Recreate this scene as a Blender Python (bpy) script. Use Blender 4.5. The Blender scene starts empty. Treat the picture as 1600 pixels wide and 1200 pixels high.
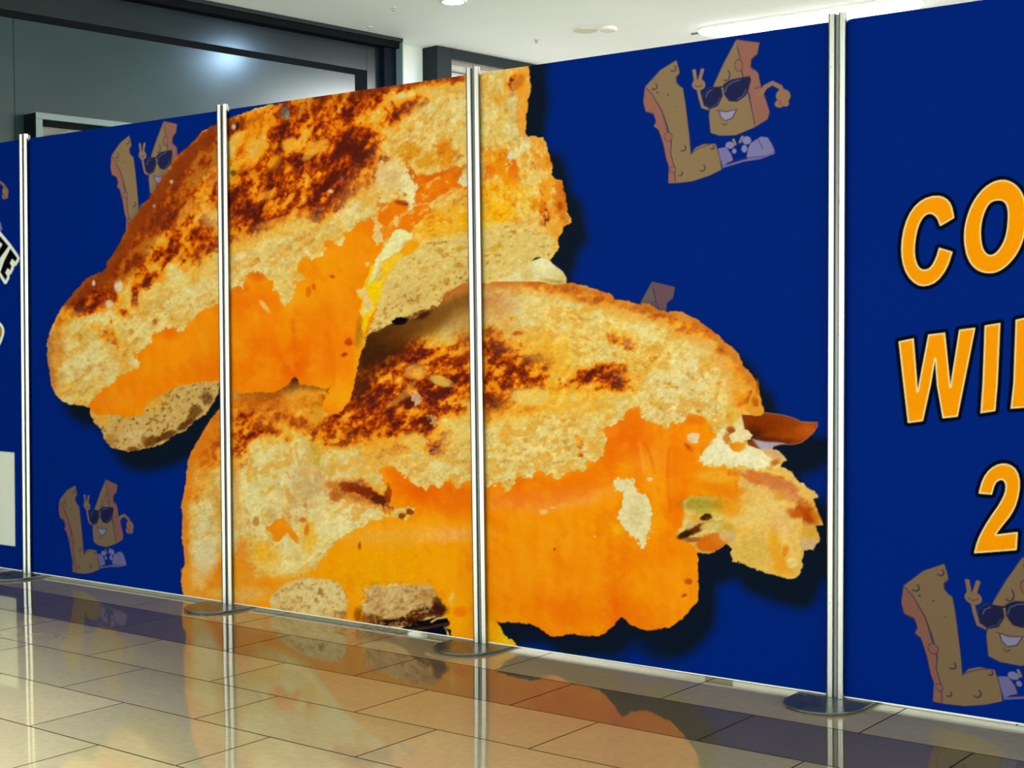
import bpy, bmesh, math
import numpy as np
from mathutils import Vector, Matrix

S = bpy.context.scene
C = S.collection
# ------------------------------------------------------------------ camera, world, light, exposure
# calibrated: focal length in pixels of the 1600x1200 frame, yaw, pitch, roll, position
CAL = [2275.2689358933744, -0.6452678595133967, 0.033502684096164144, 0.007295287741241174,
       6.375389853301017, -4.408232406717089, 1.1980958561910526]
def rot(yaw, pitch, roll):
    f = np.array([math.sin(yaw)*math.cos(pitch), math.cos(yaw)*math.cos(pitch), -math.sin(pitch)])
    r = np.array([math.cos(yaw), -math.sin(yaw), 0.]); d = np.cross(f, r)
    return np.array([r*math.cos(roll)+d*math.sin(roll), -r*math.sin(roll)+d*math.cos(roll), f])
RM = rot(*CAL[1:4]); CP = np.array(CAL[4:7])
cam = bpy.data.cameras.new('camera'); camo = bpy.data.objects.new('camera', cam); C.objects.link(camo)
cam.sensor_fit = 'HORIZONTAL'; cam.sensor_width = 36.; cam.lens = CAL[0]*36./1600.
cam.clip_start = .05; cam.clip_end = 200
mw = Matrix.Identity(4)
for i in range(3):
    mw[i][0] = RM[0][i]; mw[i][1] = -RM[1][i]; mw[i][2] = -RM[2][i]; mw[i][3] = CP[i]
camo.matrix_world = mw
S.camera = camo

ZC = 3.5                       # ceiling height
wd = bpy.data.worlds.new('world'); S.world = wd; wd.use_nodes = True
bg = wd.node_tree.nodes['Background']
bg.inputs[0].default_value = (.86, .93, .86, 1); bg.inputs[1].default_value = 1.05   # the bright open mall around
def area(name, loc, size, power, col=(1, 1, 1), rot_=(0, 0, 0), shape='DISK', sy=None, spread=math.pi):
    l = bpy.data.lights.new(name, 'AREA'); l.shape = shape; l.size = size
    if sy: l.size_y = sy
    l.energy = power; l.color = col; l.spread = spread
    o = bpy.data.objects.new(name, l); o.location = loc; o.rotation_euler = rot_; C.objects.link(o); return o
LAMPS = [(-.016, 3.44), (1.1, -3.3), (3.3, -3.5), (5.6, -3.6), (1.1, -5.8), (3.3, -5.8), (8.0, -3.8)]  # first is the visible downlight; the others are unseen, added for their light
LAMP_POWER = [8, 22, 12, 5, 6, 6, 6]
LAMP_COL = [(.42, .68, 1)]+[(.93, 1, .9)]*6
for (x_, y_), p_, c_ in zip(LAMPS, LAMP_POWER, LAMP_COL):
    area('downlight_lamp', (x_, y_, ZC-.012), .13, p_, c_, spread=math.radians(180 if y_ > 0 else 75))
area('strip_lamp', (1.68, 5.42, ZC-.03), 1.6, 30, (.95, 1, .95), shape='RECTANGLE', sy=.26)
S.cycles.caustics_reflective = False
vs = S.view_settings
vs.view_transform = 'Standard'; vs.look = 'None'; vs.gamma = 1; vs.use_curve_mapping = False
vs.exposure = 3.15

KF = np.array([[CAL[0], 0, 800], [0, CAL[0], 600], [0, 0, 1.]])
MM = KF@RM
HMAT = np.stack([MM[:, 0], MM[:, 2], -MM@CP], 1)      # plane of the boards (Y=0) -> photograph
HINV = np.linalg.inv(HMAT)
# ------------------------------------------------------------------ printed artwork
# The picture printed on the hoarding is drawn as polygons, blobs and procedural noise
# into an array, then sampled onto the print sheets' own vertices (their colour attribute).
PX0, PY0, PW, PH = -100, -100, 1860, 1360
YY, XX = np.mgrid[PY0:PY0+PH, PX0:PX0+PW].astype(np.float32)

def vnoise(seed, cell, cellx=None):
    """smooth value noise over the art canvas, -1..1"""
    cellx = cellx or cell
    r = np.random.RandomState(seed)
    gh, gw = int(PH/cell)+4, int(PW/cellx)+4
    g = r.rand(gh, gw).astype(np.float32)*2-1
    fy = (YY-PY0)/cell; fx = (XX-PX0)/cellx
    iy = fy.astype(np.int32); ix = fx.astype(np.int32)
    ty = fy-iy; tx = fx-ix
    ty = ty*ty*(3-2*ty); tx = tx*tx*(3-2*tx)
    return ((g[iy, ix]*(1-tx)+g[iy, ix+1]*tx)*(1-ty)+(g[iy+1, ix]*(1-tx)+g[iy+1, ix+1]*tx)*ty)

def rnoise(seed, cu, cv, ang):
    """value noise stretched along a direction"""
    a = math.radians(ang); r = np.random.RandomState(seed)
    U = (XX*math.cos(a)+YY*math.sin(a))/cu+400; V = (-XX*math.sin(a)+YY*math.cos(a))/cv+800
    g = r.rand(512, 512).astype(np.float32)*2-1
    iy = np.floor(V).astype(np.int32); ix = np.floor(U).astype(np.int32)
    ty = V-iy; tx = U-ix; ty = ty*ty*(3-2*ty); tx = tx*tx*(3-2*tx)
    A = lambda y, x: g[y % 512, x % 512]
    return ((A(iy, ix)*(1-tx)+A(iy, ix+1)*tx)*(1-ty)+(A(iy+1, ix)*(1-tx)+A(iy+1, ix+1)*tx)*ty)

def fbm(seed, cell, octs=4, gain=.55):
    s = 0; a = 1; t = 0
    for o in range(octs):
        s = s+a*vnoise(seed+o*17, cell/2**o); t += a; a *= gain
    return s/t

WX = fbm(11, 14, 3, .6); WY = fbm(71, 14, 3, .6)
WX2 = vnoise(5, 4.5)+.6*vnoise(7, 2.3); WY2 = vnoise(6, 4.5)+.6*vnoise(8, 2.3)
N_BIG = fbm(101, 60, 3); N_MID = fbm(202, 18, 4, .7); N_FINE = fbm(303, 5, 2, .7)
IMG = np.empty((PH, PW, 3), np.float32)
BLUE = np.array([0, 34, 124], np.float32)
IMG[:] = BLUE

def box(x0, y0, x1, y1):
    return (slice(max(0, int(y0)-PY0), min(PH, int(y1)-PY0)), slice(max(0, int(x0)-PX0), min(PW, int(x1)-PX0)))

def sstep(a, b, x):
    t = np.clip((x-a)/(b-a), 0, 1); return t*t*(3-2*t)

def sdf(pts, X, Y):
    P = np.array(pts, np.float32); d = np.full(X.shape, 1e9, np.float32); ins = np.zeros(X.shape, bool)
    for i in range(len(P)):
        ax, ay = P[i]; bx, by = P[(i+1) % len(P)]
        ex, ey = bx-ax, by-ay; wx = X-ax; wy = Y-ay
        t = np.clip((wx*ex+wy*ey)/max(ex*ex+ey*ey, 1e-6), 0, 1)
        dx = wx-ex*t; dy = wy-ey*t; d = np.minimum(d, dx*dx+dy*dy)
        if ay != by:
            c = (ay > Y) != (by > Y)
            ins ^= c & (X < ex*(Y-ay)/ey+ax)
    d = np.sqrt(d); return np.where(ins, -d, d)

def smooth_pts(pts, n=1):
    for _ in range(n):
        q = []
        for i in range(len(pts)):
            a, b = pts[i], pts[(i+1) % len(pts)]
            q += [(a[0]*.75+b[0]*.25, a[1]*.75+b[1]*.25), (a[0]*.25+b[0]*.75, a[1]*.25+b[1]*.75)]
        pts = q
    return pts

def pmask(pts, warp=0., fine=0., soft=1.2, rnd=0):
    """coverage 0..1 of a polygon, edges roughened by noise; returns (window, alpha)"""
    if rnd: pts = smooth_pts(pts, rnd)
    P = np.array(pts); m = warp+fine+soft+3
    w = box(P[:, 0].min()-m, P[:, 1].min()-m, P[:, 0].max()+m, P[:, 1].max()+m)
    d = sdf(pts, XX[w]+warp*WX[w]+fine*WX2[w], YY[w]+warp*WY[w]+fine*WY2[w])
    return w, sstep(soft/2+.3, -soft/2-.3, d)

def mix(w, a, col):
    a = a[..., None]; IMG[w] = IMG[w]*(1-a)+np.asarray(col, np.float32)*a

def poly(col, pts, warp=0., fine=0., soft=1.2, alpha=1., within=None, rnd=0):
    w, a = pmask(pts, warp, fine, soft, rnd); a = a*alpha
    if within is not None: a = a*within[w]
    mix(w, a, col)

def blob(col, cx, cy, rx, ry, ang=0, alpha=1., h=1., rough=.0, within=None, target=None):
    """ellipse: h=1 gives a soft glow, h=.15 a crisp spot; rough breaks its edge"""
    R = max(rx, ry)*(1+h)+3; w = box(cx-R, cy-R, cx+R, cy+R)
    c, s = math.cos(math.radians(ang)), math.sin(math.radians(ang))
    u = (XX[w]-cx)*c+(YY[w]-cy)*s; v = -(XX[w]-cx)*s+(YY[w]-cy)*c
    d = np.sqrt((u/rx)**2+(v/ry)**2)
    if not rough: rough = .3
    if rough: d = d+rough*(N_MID[w]*.9+N_FINE[w]*.7)
    a = sstep(1+h, 1-h, d)*alpha
    if within is not None: a = a*within[w]
    if target is None: mix(w, a, col)
    else: target[w] += a*col

def blobs(rows, **kw):
    for r in rows: blob(*r, **kw)

def full(pts, **kw):
    M = np.zeros((PH, PW), np.float32); w, a = pmask(pts, **kw); M[w] = a; return M

def blur(M, r, n=3):
    for _ in range(n):
        for ax in (0, 1):
            c = np.cumsum(np.pad(M, [(r+1, r) if i == ax else (0, 0) for i in (0, 1)], mode='edge'), axis=ax, dtype=np.float64)
            M = ((c[2*r+1:] - c[:-2*r-1]) if ax == 0 else (c[:, 2*r+1:]-c[:, :-2*r-1]))/(2*r+1)
    return M.astype(np.float32)

RAMP_T = np.array([-.5, 0, .14, .3, .45, .6, .74, .88, 1.0, 1.5], np.float32)
RAMP_C = np.array([(228, 212, 150), (226, 200, 122), (230, 188, 92), (240, 172, 50), (232, 132, 14), (200, 86, 8), (166, 56, 8), (128, 40, 12), (92, 28, 16), (70, 22, 20)], np.float32)
def ramp(T):
    return np.stack([np.interp(T, RAMP_T, RAMP_C[:, k]) for k in range(3)], -1).astype(np.float32)

# ---------------------------------------------------------------- the cartoon logo (cheese letters)
def C3(*v):   # traced on the largest complete logo
    return [(800+v[i]/4., v[i+1]/4.) for i in range(0, len(v), 2)]
LG_F, LG_S, LG_O = (138, 113, 84), (146, 98, 86), (66, 50, 74)
LOGO = [
 ('p', LG_S, C3(835,545,825,640,840,700,890,715,905,760,890,790,920,810,950,900,970,1000,985,1040,980,1145,1030,1145,1020,1050,995,890,940,700,880,590)),
 ('p', LG_F, C3(1030,378,930,440,835,545,880,590,940,690,975,790,1000,890,995,960,1020,1050,1025,1145,1130,1132,1230,1100,1312,1060,1300,980,1275,900,1200,902,1150,925,1120,965,1110,850,1085,640,1070,550,1050,540,1030,515,1030,480,1050,460,1045,430)),
 ('l', LG_O, 3, C3(835,545,880,590,940,690,975,790,1000,890,995,960,1020,1050,1025,1145)),
 ('l', LG_O, 3, C3(1120,965,1150,940,1200,915,1250,900)),
 ('l', LG_O, 5, C3(840,700,870,705,890,715)), ('l', LG_O, 6, C3(1032,515,1030,485,1048,462)),
 ('c', LG_S, 980,855,25,28), ('r', LG_O, 980,855,25,28), ('c', LG_S, 1010,1060,18,20), ('r', LG_O, 1010,1060,18,20),
 ('h', LG_O, 1008,428,20,18), ('h', LG_O, 890,540,20,20), ('h', LG_O, 1070,925,19,19), ('h', LG_O, 1190,1048,20,22), ('h', LG_O, 1252,920,14,13), ('h', LG_O, 1055,1085,14,13),
 ('c', LG_O, 980,592,5,5), ('c', LG_O, 912,580,7,5), ('c', (120,90,70), 1035,665,5,5),
 ('p', LG_S, C3(1405,250,1550,268,1535,340,1500,370,1495,420,1540,455,1555,530,1580,600,1612,700,1600,745,1520,795,1490,600,1445,470,1425,350)),
 ('p', LG_F, C3(1405,250,1425,350,1440,470,1480,600,1520,770,1520,795,1400,845,1300,848,1245,830,1235,720,1240,680,1265,530,1330,390)),
 ('l', LG_O, 3, C3(1408,290,1425,350,1445,470,1485,600,1520,780)),
 ('l', LG_O, 5, C3(1535,340,1500,370,1495,420,1510,440)),
 ('c', LG_S, 1420,410,25,38), ('r', LG_O, 1420,410,25,38), ('h', LG_O, 1340,470,24,35), ('l', LG_O, 4, C3(1520,555,1560,540,1580,540)),
 ('l', (146,112,84), 20, C3(1235,680,1195,670,1178,610,1168,560)), ('c', (146,112,84), 1170,530,42,36),
 ('l', (146,112,84), 22, C3(1152,510,1140,435)), ('l', (146,112,84), 22, C3(1175,505,1195,430)),
 ('l', LG_O, 3, C3(1145,535,1170,545,1195,530)), ('l', LG_O, 3, C3(1160,500,1165,475)),
 ('l', (146,108,84), 30, C3(1550,600,1585,545,1630,520,1680,545,1700,585)), ('c', (146,108,84), 1698,600,46,42), ('c', (146,108,84), 1675,650,30,24), ('c', (146,108,84), 1715,645,20,22),
 ('l', LG_O, 3, C3(1672,625,1685,660)),
 ('p', (34,36,76), C3(1200,580,1230,548,1310,543,1318,600,1290,660,1240,682,1205,655,1195,610)),
 ('p', (34,36,76), C3(1325,530,1370,500,1490,478,1495,500,1480,560,1460,600,1410,635,1360,632,1330,590)),
 ('l', (40,34,66), 9, C3(1295,548,1330,540)), ('l', (96,104,150), 5, C3(1215,610,1225,580,1255,560)), ('l', (96,104,150), 5, C3(1335,580,1345,540,1380,515,1430,500)),
 ('l', (90,98,140), 5, C3(1410,622,1445,600,1465,560)), ('l', (80,84,126), 4, C3(1245,672,1285,650,1305,610)),
 ('p', (148,142,178), C3(1295,690,1340,698,1405,688,1380,735,1335,755,1308,730)),
 ('l', LG_O, 4, C3(1278,690,1340,700,1412,684)), ('l', LG_O, 5, C3(1405,690,1380,738,1335,757,1308,732,1298,695)), ('l', LG_O, 5, C3(1312,772,1330,784,1350,772)),
 ('l', (150,120,90), 14, C3(1385,868,1402,908)), ('l', (150,120,90), 14, C3(1445,850,1425,895)),
 ('p', (118,112,166), C3(1290,930,1340,920,1370,960,1385,1000,1320,1040,1305,990)),
 ('p', (122,116,168), C3(1470,985,1478,930,1495,895,1560,855,1600,860,1625,900,1645,945,1600,975,1480,995)),
 ('c', (128,122,172), 1365,908,28,22), ('c', (128,122,172), 1470,878,28,26), ('c', (128,122,172), 1455,930,18,24), ('c', (128,122,172), 1392,945,14,16),
 ('l', LG_O, 3, C3(1375,955,1385,1000)), ('l', LG_O, 3, C3(1540,870,1570,930)),
 ('l', (112,104,156), 12, C3(1318,1045,1450,1005,1550,990,1645,955)), ('l', LG_O, 3, C3(1345,1020,1450,990,1580,975)),
]
def to_plane(x, y):
    v = HINV@np.array([x, y, 1.]); return v[0]/v[2], v[1]/v[2]
def to_photo(X, Z):
    v = HMAT@np.array([X, Z, 1.]); return v[0]/v[2], v[1]/v[2]
def line_poly(pts, r):
    L = []; Rr = []
    for i, p in enumerate(pts):
        a = pts[max(0, i-1)]; b = pts[min(len(pts)-1, i+1)]
        dx, dy = b[0]-a[0], b[1]-a[1]; n = math.hypot(dx, dy) or 1
        L.append((p[0]-dy/n*r, p[1]+dx/n*r)); Rr.append((p[0]+dy/n*r, p[1]-dx/n*r))
    return L+Rr[::-1]
def logo(a_src, a_dst, b_src, b_dst, fade=1., dark=1.):
    """copy of the logo carried over in the plane of the boards (uniform scale and shift)"""
    s1, s2 = np.array(to_plane(*a_src)), np.array(to_plane(*b_src))
    d1, d2 = np.array(to_plane(*a_dst)), np.array(to_plane(*b_dst))
    k = np.linalg.norm(d2-d1)/np.linalg.norm(s2-s1)
    def f(p):
        q = np.array(to_plane(*p)); return to_photo(*(d1+(q-s1)*k))
    def ell(x, y, rx, ry, a0=0, a1=360, n=20):
        return [(800+(x+rx*math.cos(math.radians(a)))/4, (y+ry*math.sin(math.radians(a)))/4) for a in np.linspace(a0, a1, n, endpoint=(a1 != 360))]
    for e in LOGO:
        col = np.array(e[1], np.float32)*dark; col = col*fade+BLUE*(1-fade)
        if e[0] == 'p':
            poly(np.array(LG_O)*dark*fade+BLUE*(1-fade), [f(p) for p in grow(e[2], .7)], soft=.8)
            poly(col, [f(p) for p in (smooth_pts(e[2], 2) if e[1][2] == 76 else e[2])], soft=.8)
        elif e[0] == 'l': poly(col, [f(p) for p in line_poly(e[3], max(e[2], 4)/8.)], soft=.7)
        elif e[0] == 'c': poly(col, [f(p) for p in ell(*e[2:])], soft=.8)
        elif e[0] == 'r': poly(col, [f(p) for p in line_poly(ell(*e[2:], -170, 180, 24), .45)], soft=.6)
        elif e[0] == 'h':
            poly(col, [f(p) for p in line_poly(ell(*e[2:], -60, 130, 12), .9)], soft=.7)
def grow(pts, r):
    P = np.array(pts); n = len(P); out = []
    area = sum(P[i][0]*P[(i+1) % n][1]-P[(i+1) % n][0]*P[i][1] for i in range(n))
    s = 1 if area > 0 else -1
    for i in range(n):
        d = P[(i+1) % n]-P[i-1]; L = np.hypot(*d) or 1
        out.append((P[i][0]+s*d[1]/L*r, P[i][1]-s*d[0]/L*r))
    return out

# anchors: tip of the L and top of the wedge
LT, WT = (1057.5, 94.5), (1151, 62.5)
logo(LT, (1057.5, 94.5), WT, (1151, 62.5))
logo(LT, (203, 212), WT, (257, 193))
logo(LT, (118.5, 758.5), WT, (166, 749.5), fade=.95, dark=.86)
logo(LT, (1476, 881), (1128, 265), (1570, 1094), dark=.86)
logo(LT, (927, 462), WT, (1017, 428), fade=.8, dark=.9)
logo(LT, (-66, 256), WT, (-24, 240), fade=.95)

# ---------------------------------------------------------------- lettering on the left board
def S3(ox, oy, s, *v): return [(ox+v[i]/s, oy+v[i+1]/s) for i in range(0, len(v), 2)]
K = 13.333
poly((238, 242, 232), S3(0, 360, K, -800,-700,0,0,240,290,400,520,425,580,410,640,350,735,310,750,300,800,250,905,215,925,210,1000,150,1115,100,1115,0,950,-700,-50), soft=1.)
for q in ((20,130,190,330,0,590,-200,420,-120,300,0,400,65,290,0,230,-60,120), (228,380,370,580,335,650,262,590,215,680,250,745,225,830,170,785,120,880,165,960,125,1035,20,870,100,640)):
    poly((10, 8, 14), S3(0, 360, K, *q), soft=1.)
poly((238, 242, 232), S3(0, 480, K, -300,100,0,300,60,360,100,440,105,520,90,600,40,740,0,820,-300,1000), soft=1., rnd=1)
poly((96, 90, 10), S3(0, 480, K, -300,180,0,385,40,430,52,520,30,610,0,680,-300,860), soft=1., rnd=1)
poly((240, 178, 8), S3(0, 480, K, -300,220,0,405,22,450,30,520,10,590,0,600,-300,800), soft=1., rnd=1)
# a plain pale label stands where the square code was printed
poly((226, 230, 214), [(-100, 697), (23.5, 707), (24.8, 853.5), (-100, 838)], soft=1.)

# ---------------------------------------------------------------- lettering on the right board
def letters():
    A = lambda *v: S3(1200, 300, 4., *v); B = lambda *v: S3(1200, 600, 4., *v)
    L = []
    L.append((smooth_pts(A(1050,22,1110,35,1150,80,1165,160,1165,162,1080,212,1078,211,1060,160,1020,130,975,150,940,215,920,310,918,400,940,470,975,490,1020,475,1055,410,1072,349,1074,350,1155,375,1155,377,1120,480,1060,560,990,590,930,580,870,520,840,430,835,330,855,210,900,110,970,45), 1), None))
    L.append((smooth_pts(A(1470,-82,1380,-50,1310,20,1260,110,1230,220,1228,320,1250,420,1300,485,1370,510,1440,500,1510,450,1570,370,1610,260,1620,120,1600,20,1550,-50), 2),
              smooth_pts(A(1430,50,1480,55,1505,110,1500,220,1480,310,1430,385,1380,400,1345,360,1330,280,1335,190,1360,110,1390,65), 2)))
    L.append((A(820,935,912,916,938,1245,1005,892,1108,880,1142,1218,1198,862,1297,850,1225,1210,1187,1402,1095,1413,1060,1210,1047,1042,1020,1200,970,1430,878,1442,850,1200), None))
    L.append((A(1358,835,1453,820,1436,1200,1422,1367,1332,1381,1345,1200), None))
    L.append((A(1552,800,1640,780,1720,1100,1730,770,1800,760,1790,1320,1700,1335,1640,1050,1620,1345,1520,1352,1537,1200), None))
    L.append((smooth_pts(B(1320,680,1345,590,1390,530,1450,497,1510,500,1560,540,1580,620,1560,740,1520,820,1470,880,1426,940,1428,942,1560,925,1562,927,1555,1035,1553,1036,1293,1056,1292,1054,1310,980,1350,900,1400,820,1450,750,1485,680,1490,630,1475,600,1450,597,1420,620,1402,688,1400,689,1321,683), 1), None))
    fields = []
    for out, inn in L:
        P = np.array(out); w = box(P[:, 0].min()-12, P[:, 1].min()-12, P[:, 0].max()+12, P[:, 1].max()+12)
        d = sdf(out, XX[w], YY[w])
        if inn: d = np.maximum(d, -sdf(inn, XX[w], YY[w]))
        fields.append((w, d))
    for w, d in fields: mix(w, sstep(7.2, 5.4, d), (2, 8, 26))
    for w, d in fields: mix(w, sstep(1.1, -.3, d), (250, 226, 170))
    for w, d in fields: mix(w, sstep(-1.2, -2.5, d), (246, 150, 2))
letters()
# ---------------------------------------------------------------- the grilled cheese sandwich picture
S1 = [(342,192),(362,184),(400,169),(424,163),(430,164),(448,158),(600,90),(827,60),(826,103),(831,138),(825,158),(826,170),(821,180),(824,195),(821,206),(825,214),(835,213),(849,215),(856,228),(861,250),(865,262),(861,272),(866,279),(880,282),(882,300),(886,305),(887,330),(894,344),(895,348),(882,353),(880,363),(873,372),(874,386),(868,395),(862,405),(852,404),(840,402),(826,412),(820,424),(812,419),(803,430),
      (790,432),(779,436),(760,446),(748,446),(735,442),(722,446),(712,450),(702,462),(695,460),(692,470),(686,478),(677,477),(672,483),(665,487),(656,490),(652,497),(642,500),(635,497),(622,496),(612,500),(614,506),(606,508),(600,514),(590,522),(582,518),(575,525),(572,535),(565,550),(562,562),(560,572),(556,592),(553,606),(547,626),(538,639),(528,646),(518,648),(509,645),(503,638),(506,628),(514,614),(518,603),(510,607),(500,606),(487,602),(475,601),(470,601),(466,592),(461,589),(457,594),(450,602),(440,608),(430,613),(415,613),(400,612),(380,615),(364,613),(352,606),
      (345,600),(343,612),(330,635),(322,647),(305,657),(292,671),(265,686),(250,696),(225,702),(205,706),(190,703),(175,699),(164,687),(160,672),(147,660),(144,650),(140,637),(132,634),(120,633),(100,630),(90,620),(82,607),(79,585),(75,562),(74,537),(77,525),(82,512),(88,498),(95,485),(105,470),(125,447),(137,435),(145,430),(160,424),(168,417),(168,408),(172,404),(178,397),(185,387),(192,370),(202,352),(210,340),(217,330),(237,305),(245,294),(257,272),(275,246),(295,230),(317,205)]
S2 = [(345,635),(330,655),(315,680),(300,705),(296,715),(292,740),(290,765),(284,793),(287,800),(286,820),(284,840),(288,862),(289,880),(285,890),(284,910),(286,922),(290,936),(400,985),(560,1030),(700,1040),(708,1000),(700,985),(690,975),(705,985),(712,1010),(760,1060),(806,1040),(809,1010),(803,1001),(790,992),(779,972),(776,969),(782,972),(800,972),(830,975),(845,982),(860,992),(872,994),(892,990),(912,993),(937,993),(947,987),(960,977),(967,966),(972,964),(977,967),(985,975),(1000,982),(1017,985),(1047,979),(1067,967),(1082,950),(1092,938),(1093,915),(1091,887),(1092,872),(1089,864),(1105,865),(1122,860),(1135,850),(1141,852),(1144,856),(1142,865),(1145,877),(1153,877),(1162,880),(1172,886),(1180,888),(1184,892),(1188,890),(1195,894),(1203,896),(1215,899),(1232,905),(1247,902),(1251,893),(1256,884),(1253,876),(1256,866),(1257,860),(1272,859),(1275,850),(1281,846),(1281,836),(1276,822),(1286,820),(1284,812),(1280,802),(1270,780),(1279,776),(1272,768),(1262,762),(1257,757),(1247,750),(1237,736),(1222,729),(1223,722),(1230,718),(1222,710),(1217,705),(1206,702),(1204,690),(1190,660),
      (1195,645),(1190,627),(1187,612),(1184,600),(1178,588),(1170,580),(1162,572),(1155,553),(1145,542),(1132,535),(1124,524),(1112,515),(1100,506),(1085,497),(1068,488),(1055,486),(1045,488),(1032,484),(1018,477),(1005,474),(997,476),(982,471),(970,468),(960,467),(959,461),(945,456),(930,451),(910,445),(892,442),(875,443),(850,435),(825,433),(800,424),(780,420),(755,424),(720,430),(690,440),(650,470),(600,490),(560,510),(545,560),(530,590),(480,590),(462,580),(440,595),(365,606)]
KNIFE = [(1160,648),(1180,649),(1197,645),(1225,649),(1242,654),(1252,659),(1266,660),(1278,660),(1278,665),(1272,675),(1262,684),(1253,691),(1240,694),(1220,694),(1210,697),(1207,700),(1210,704),(1190,702),(1170,695)]
LUMP = [(766,440),(780,430),(792,422),(808,416),(822,410),(832,408),(848,402),(858,404),(864,412),(872,418),(880,424),(886,434),(886,443),(870,445),(845,440)]

M1 = full(S1, warp=1.0, fine=1.2, soft=1.3)
M2 = full(S2, warp=1.0, fine=1.2, soft=1.3)
Mall = np.maximum(M1, M2); Mall = np.maximum(Mall, full(KNIFE, soft=1.)); Mall = np.maximum(Mall, full(LUMP, soft=1.))
# the printed drop shadow of the cut-out picture
sh = blur(np.roll(np.roll(blur(Mall, 7, 1) > .30, 28, 0), 24, 1).astype(np.float32), 6)
shb = blur(np.roll(np.roll(blur(Mall, 9, 1) > .25, 42, 0), 20, 1).astype(np.float32), 7)
sh = np.maximum(sh, shb*sstep(850, 1100, XX))
sh = np.clip(sh*1.15, 0, 1); sh[:, :72-PX0] = 0
sh2 = blur(Mall, 5)*.35
for m_, k_ in ((sh2, (8, 20, 70)), (sh, (12, 22, 36))): mix((slice(None), slice(None)), m_*.97, k_)
# second, wider part of the glow to the lower right
poly((10, 20, 36), [(1215,700),(1300,640),(1330,690),(1250,735)], soft=26, alpha=.0)

def region(M, layer_fn):
    keep = IMG.copy(); layer_fn()
    IMG[:] = keep*(1-M[..., None])+IMG*M[..., None]

def toast(rows, base, seed, amp=.26, ang=-50, st=1.7):
    S = np.zeros((PH, PW), np.float32)
    blobs(rows, target=S, rough=.34)
    S = 1-np.exp(-1.2*np.clip(S, 0, None))
    lo = rnoise(seed, 24*st, 20, ang); md = rnoise(seed+3, 11*st, 9, ang); hi = rnoise(seed+5, 6, 5, ang+12); fi = rnoise(seed+7, 3.0, 2.8, 0); vf = rnoise(seed+8, 5*st, 4, ang-15)
    toast.last = S
    smooth = base+.39*S+.17*sstep(.12, .46, S+lo*.08+md*.08)+(lo*.12+md*.16+vf*.09)*np.clip(.35+S, 0, 1)
    f = ((S-.60)*1.3+lo*.30+md*.44+hi*.36+vf*.14+fi*.16)
    edge = sstep(.10, .42, S)
    return smooth+edge*(sstep(-.24, .02, f)*.15+sstep(.0, .40, f)*.13+sstep(.42, .8, f)*.10+sstep(-.2, 0, f)*(hi*.05+fi*.10))

def relief(seed, amt=.05):
    """bumps and buttery mottling of the bread, as the picture printed on the sheet shows them"""
    n = rnoise(seed, 7, 4.5, -20)*.6+rnoise(seed+1, 3.2, 2.8, 20)*.6+rnoise(seed+2, 16, 12, -40)*.6
    IMG[:] = IMG*(1+amt*n[..., None]*np.array([.8, 1.05, 1.5], np.float32))
    light = sstep(155, 200, IMG[..., 1])
    m = rnoise(seed+4, 24, 14, -35)*.7+rnoise(seed+5, 10, 7, -20)*.55+rnoise(seed+6, 4, 4, 0)*.25
    a = slice(None), slice(None)
    mix(a, sstep(.12, .5, m)*light*.58, (230, 154, 40)); mix(a, sstep(.2, .6, -m)*light*.6, (232, 214, 156))
    mix(a, sstep(.62, .8, rnoise(seed+9, 7, 5, -30)*.8+rnoise(seed+10, 3, 3, 0)*.4)*light*.3, (206, 122, 34))

def torn(pts, seed, ang=-30, k=1., cream=(236, 220, 166), amber=(222, 146, 44), su=16, sv=9):
    w, a = pmask(pts, warp=6, soft=22)
    n = rnoise(seed, su, sv, ang)[w]*.7+rnoise(seed+1, su*.45, sv*.45, ang)[w]*.5+rnoise(seed+2, 3, 2.6, 0)[w]*.28
    mix(w, sstep(.22, .42, n)*a*.62*k, cream); mix(w, sstep(.26, .5, -n)*a*.5*k, amber)
    mix(w, sstep(.66, .8, -n)*a*.55*k, (188, 104, 30))

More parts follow.
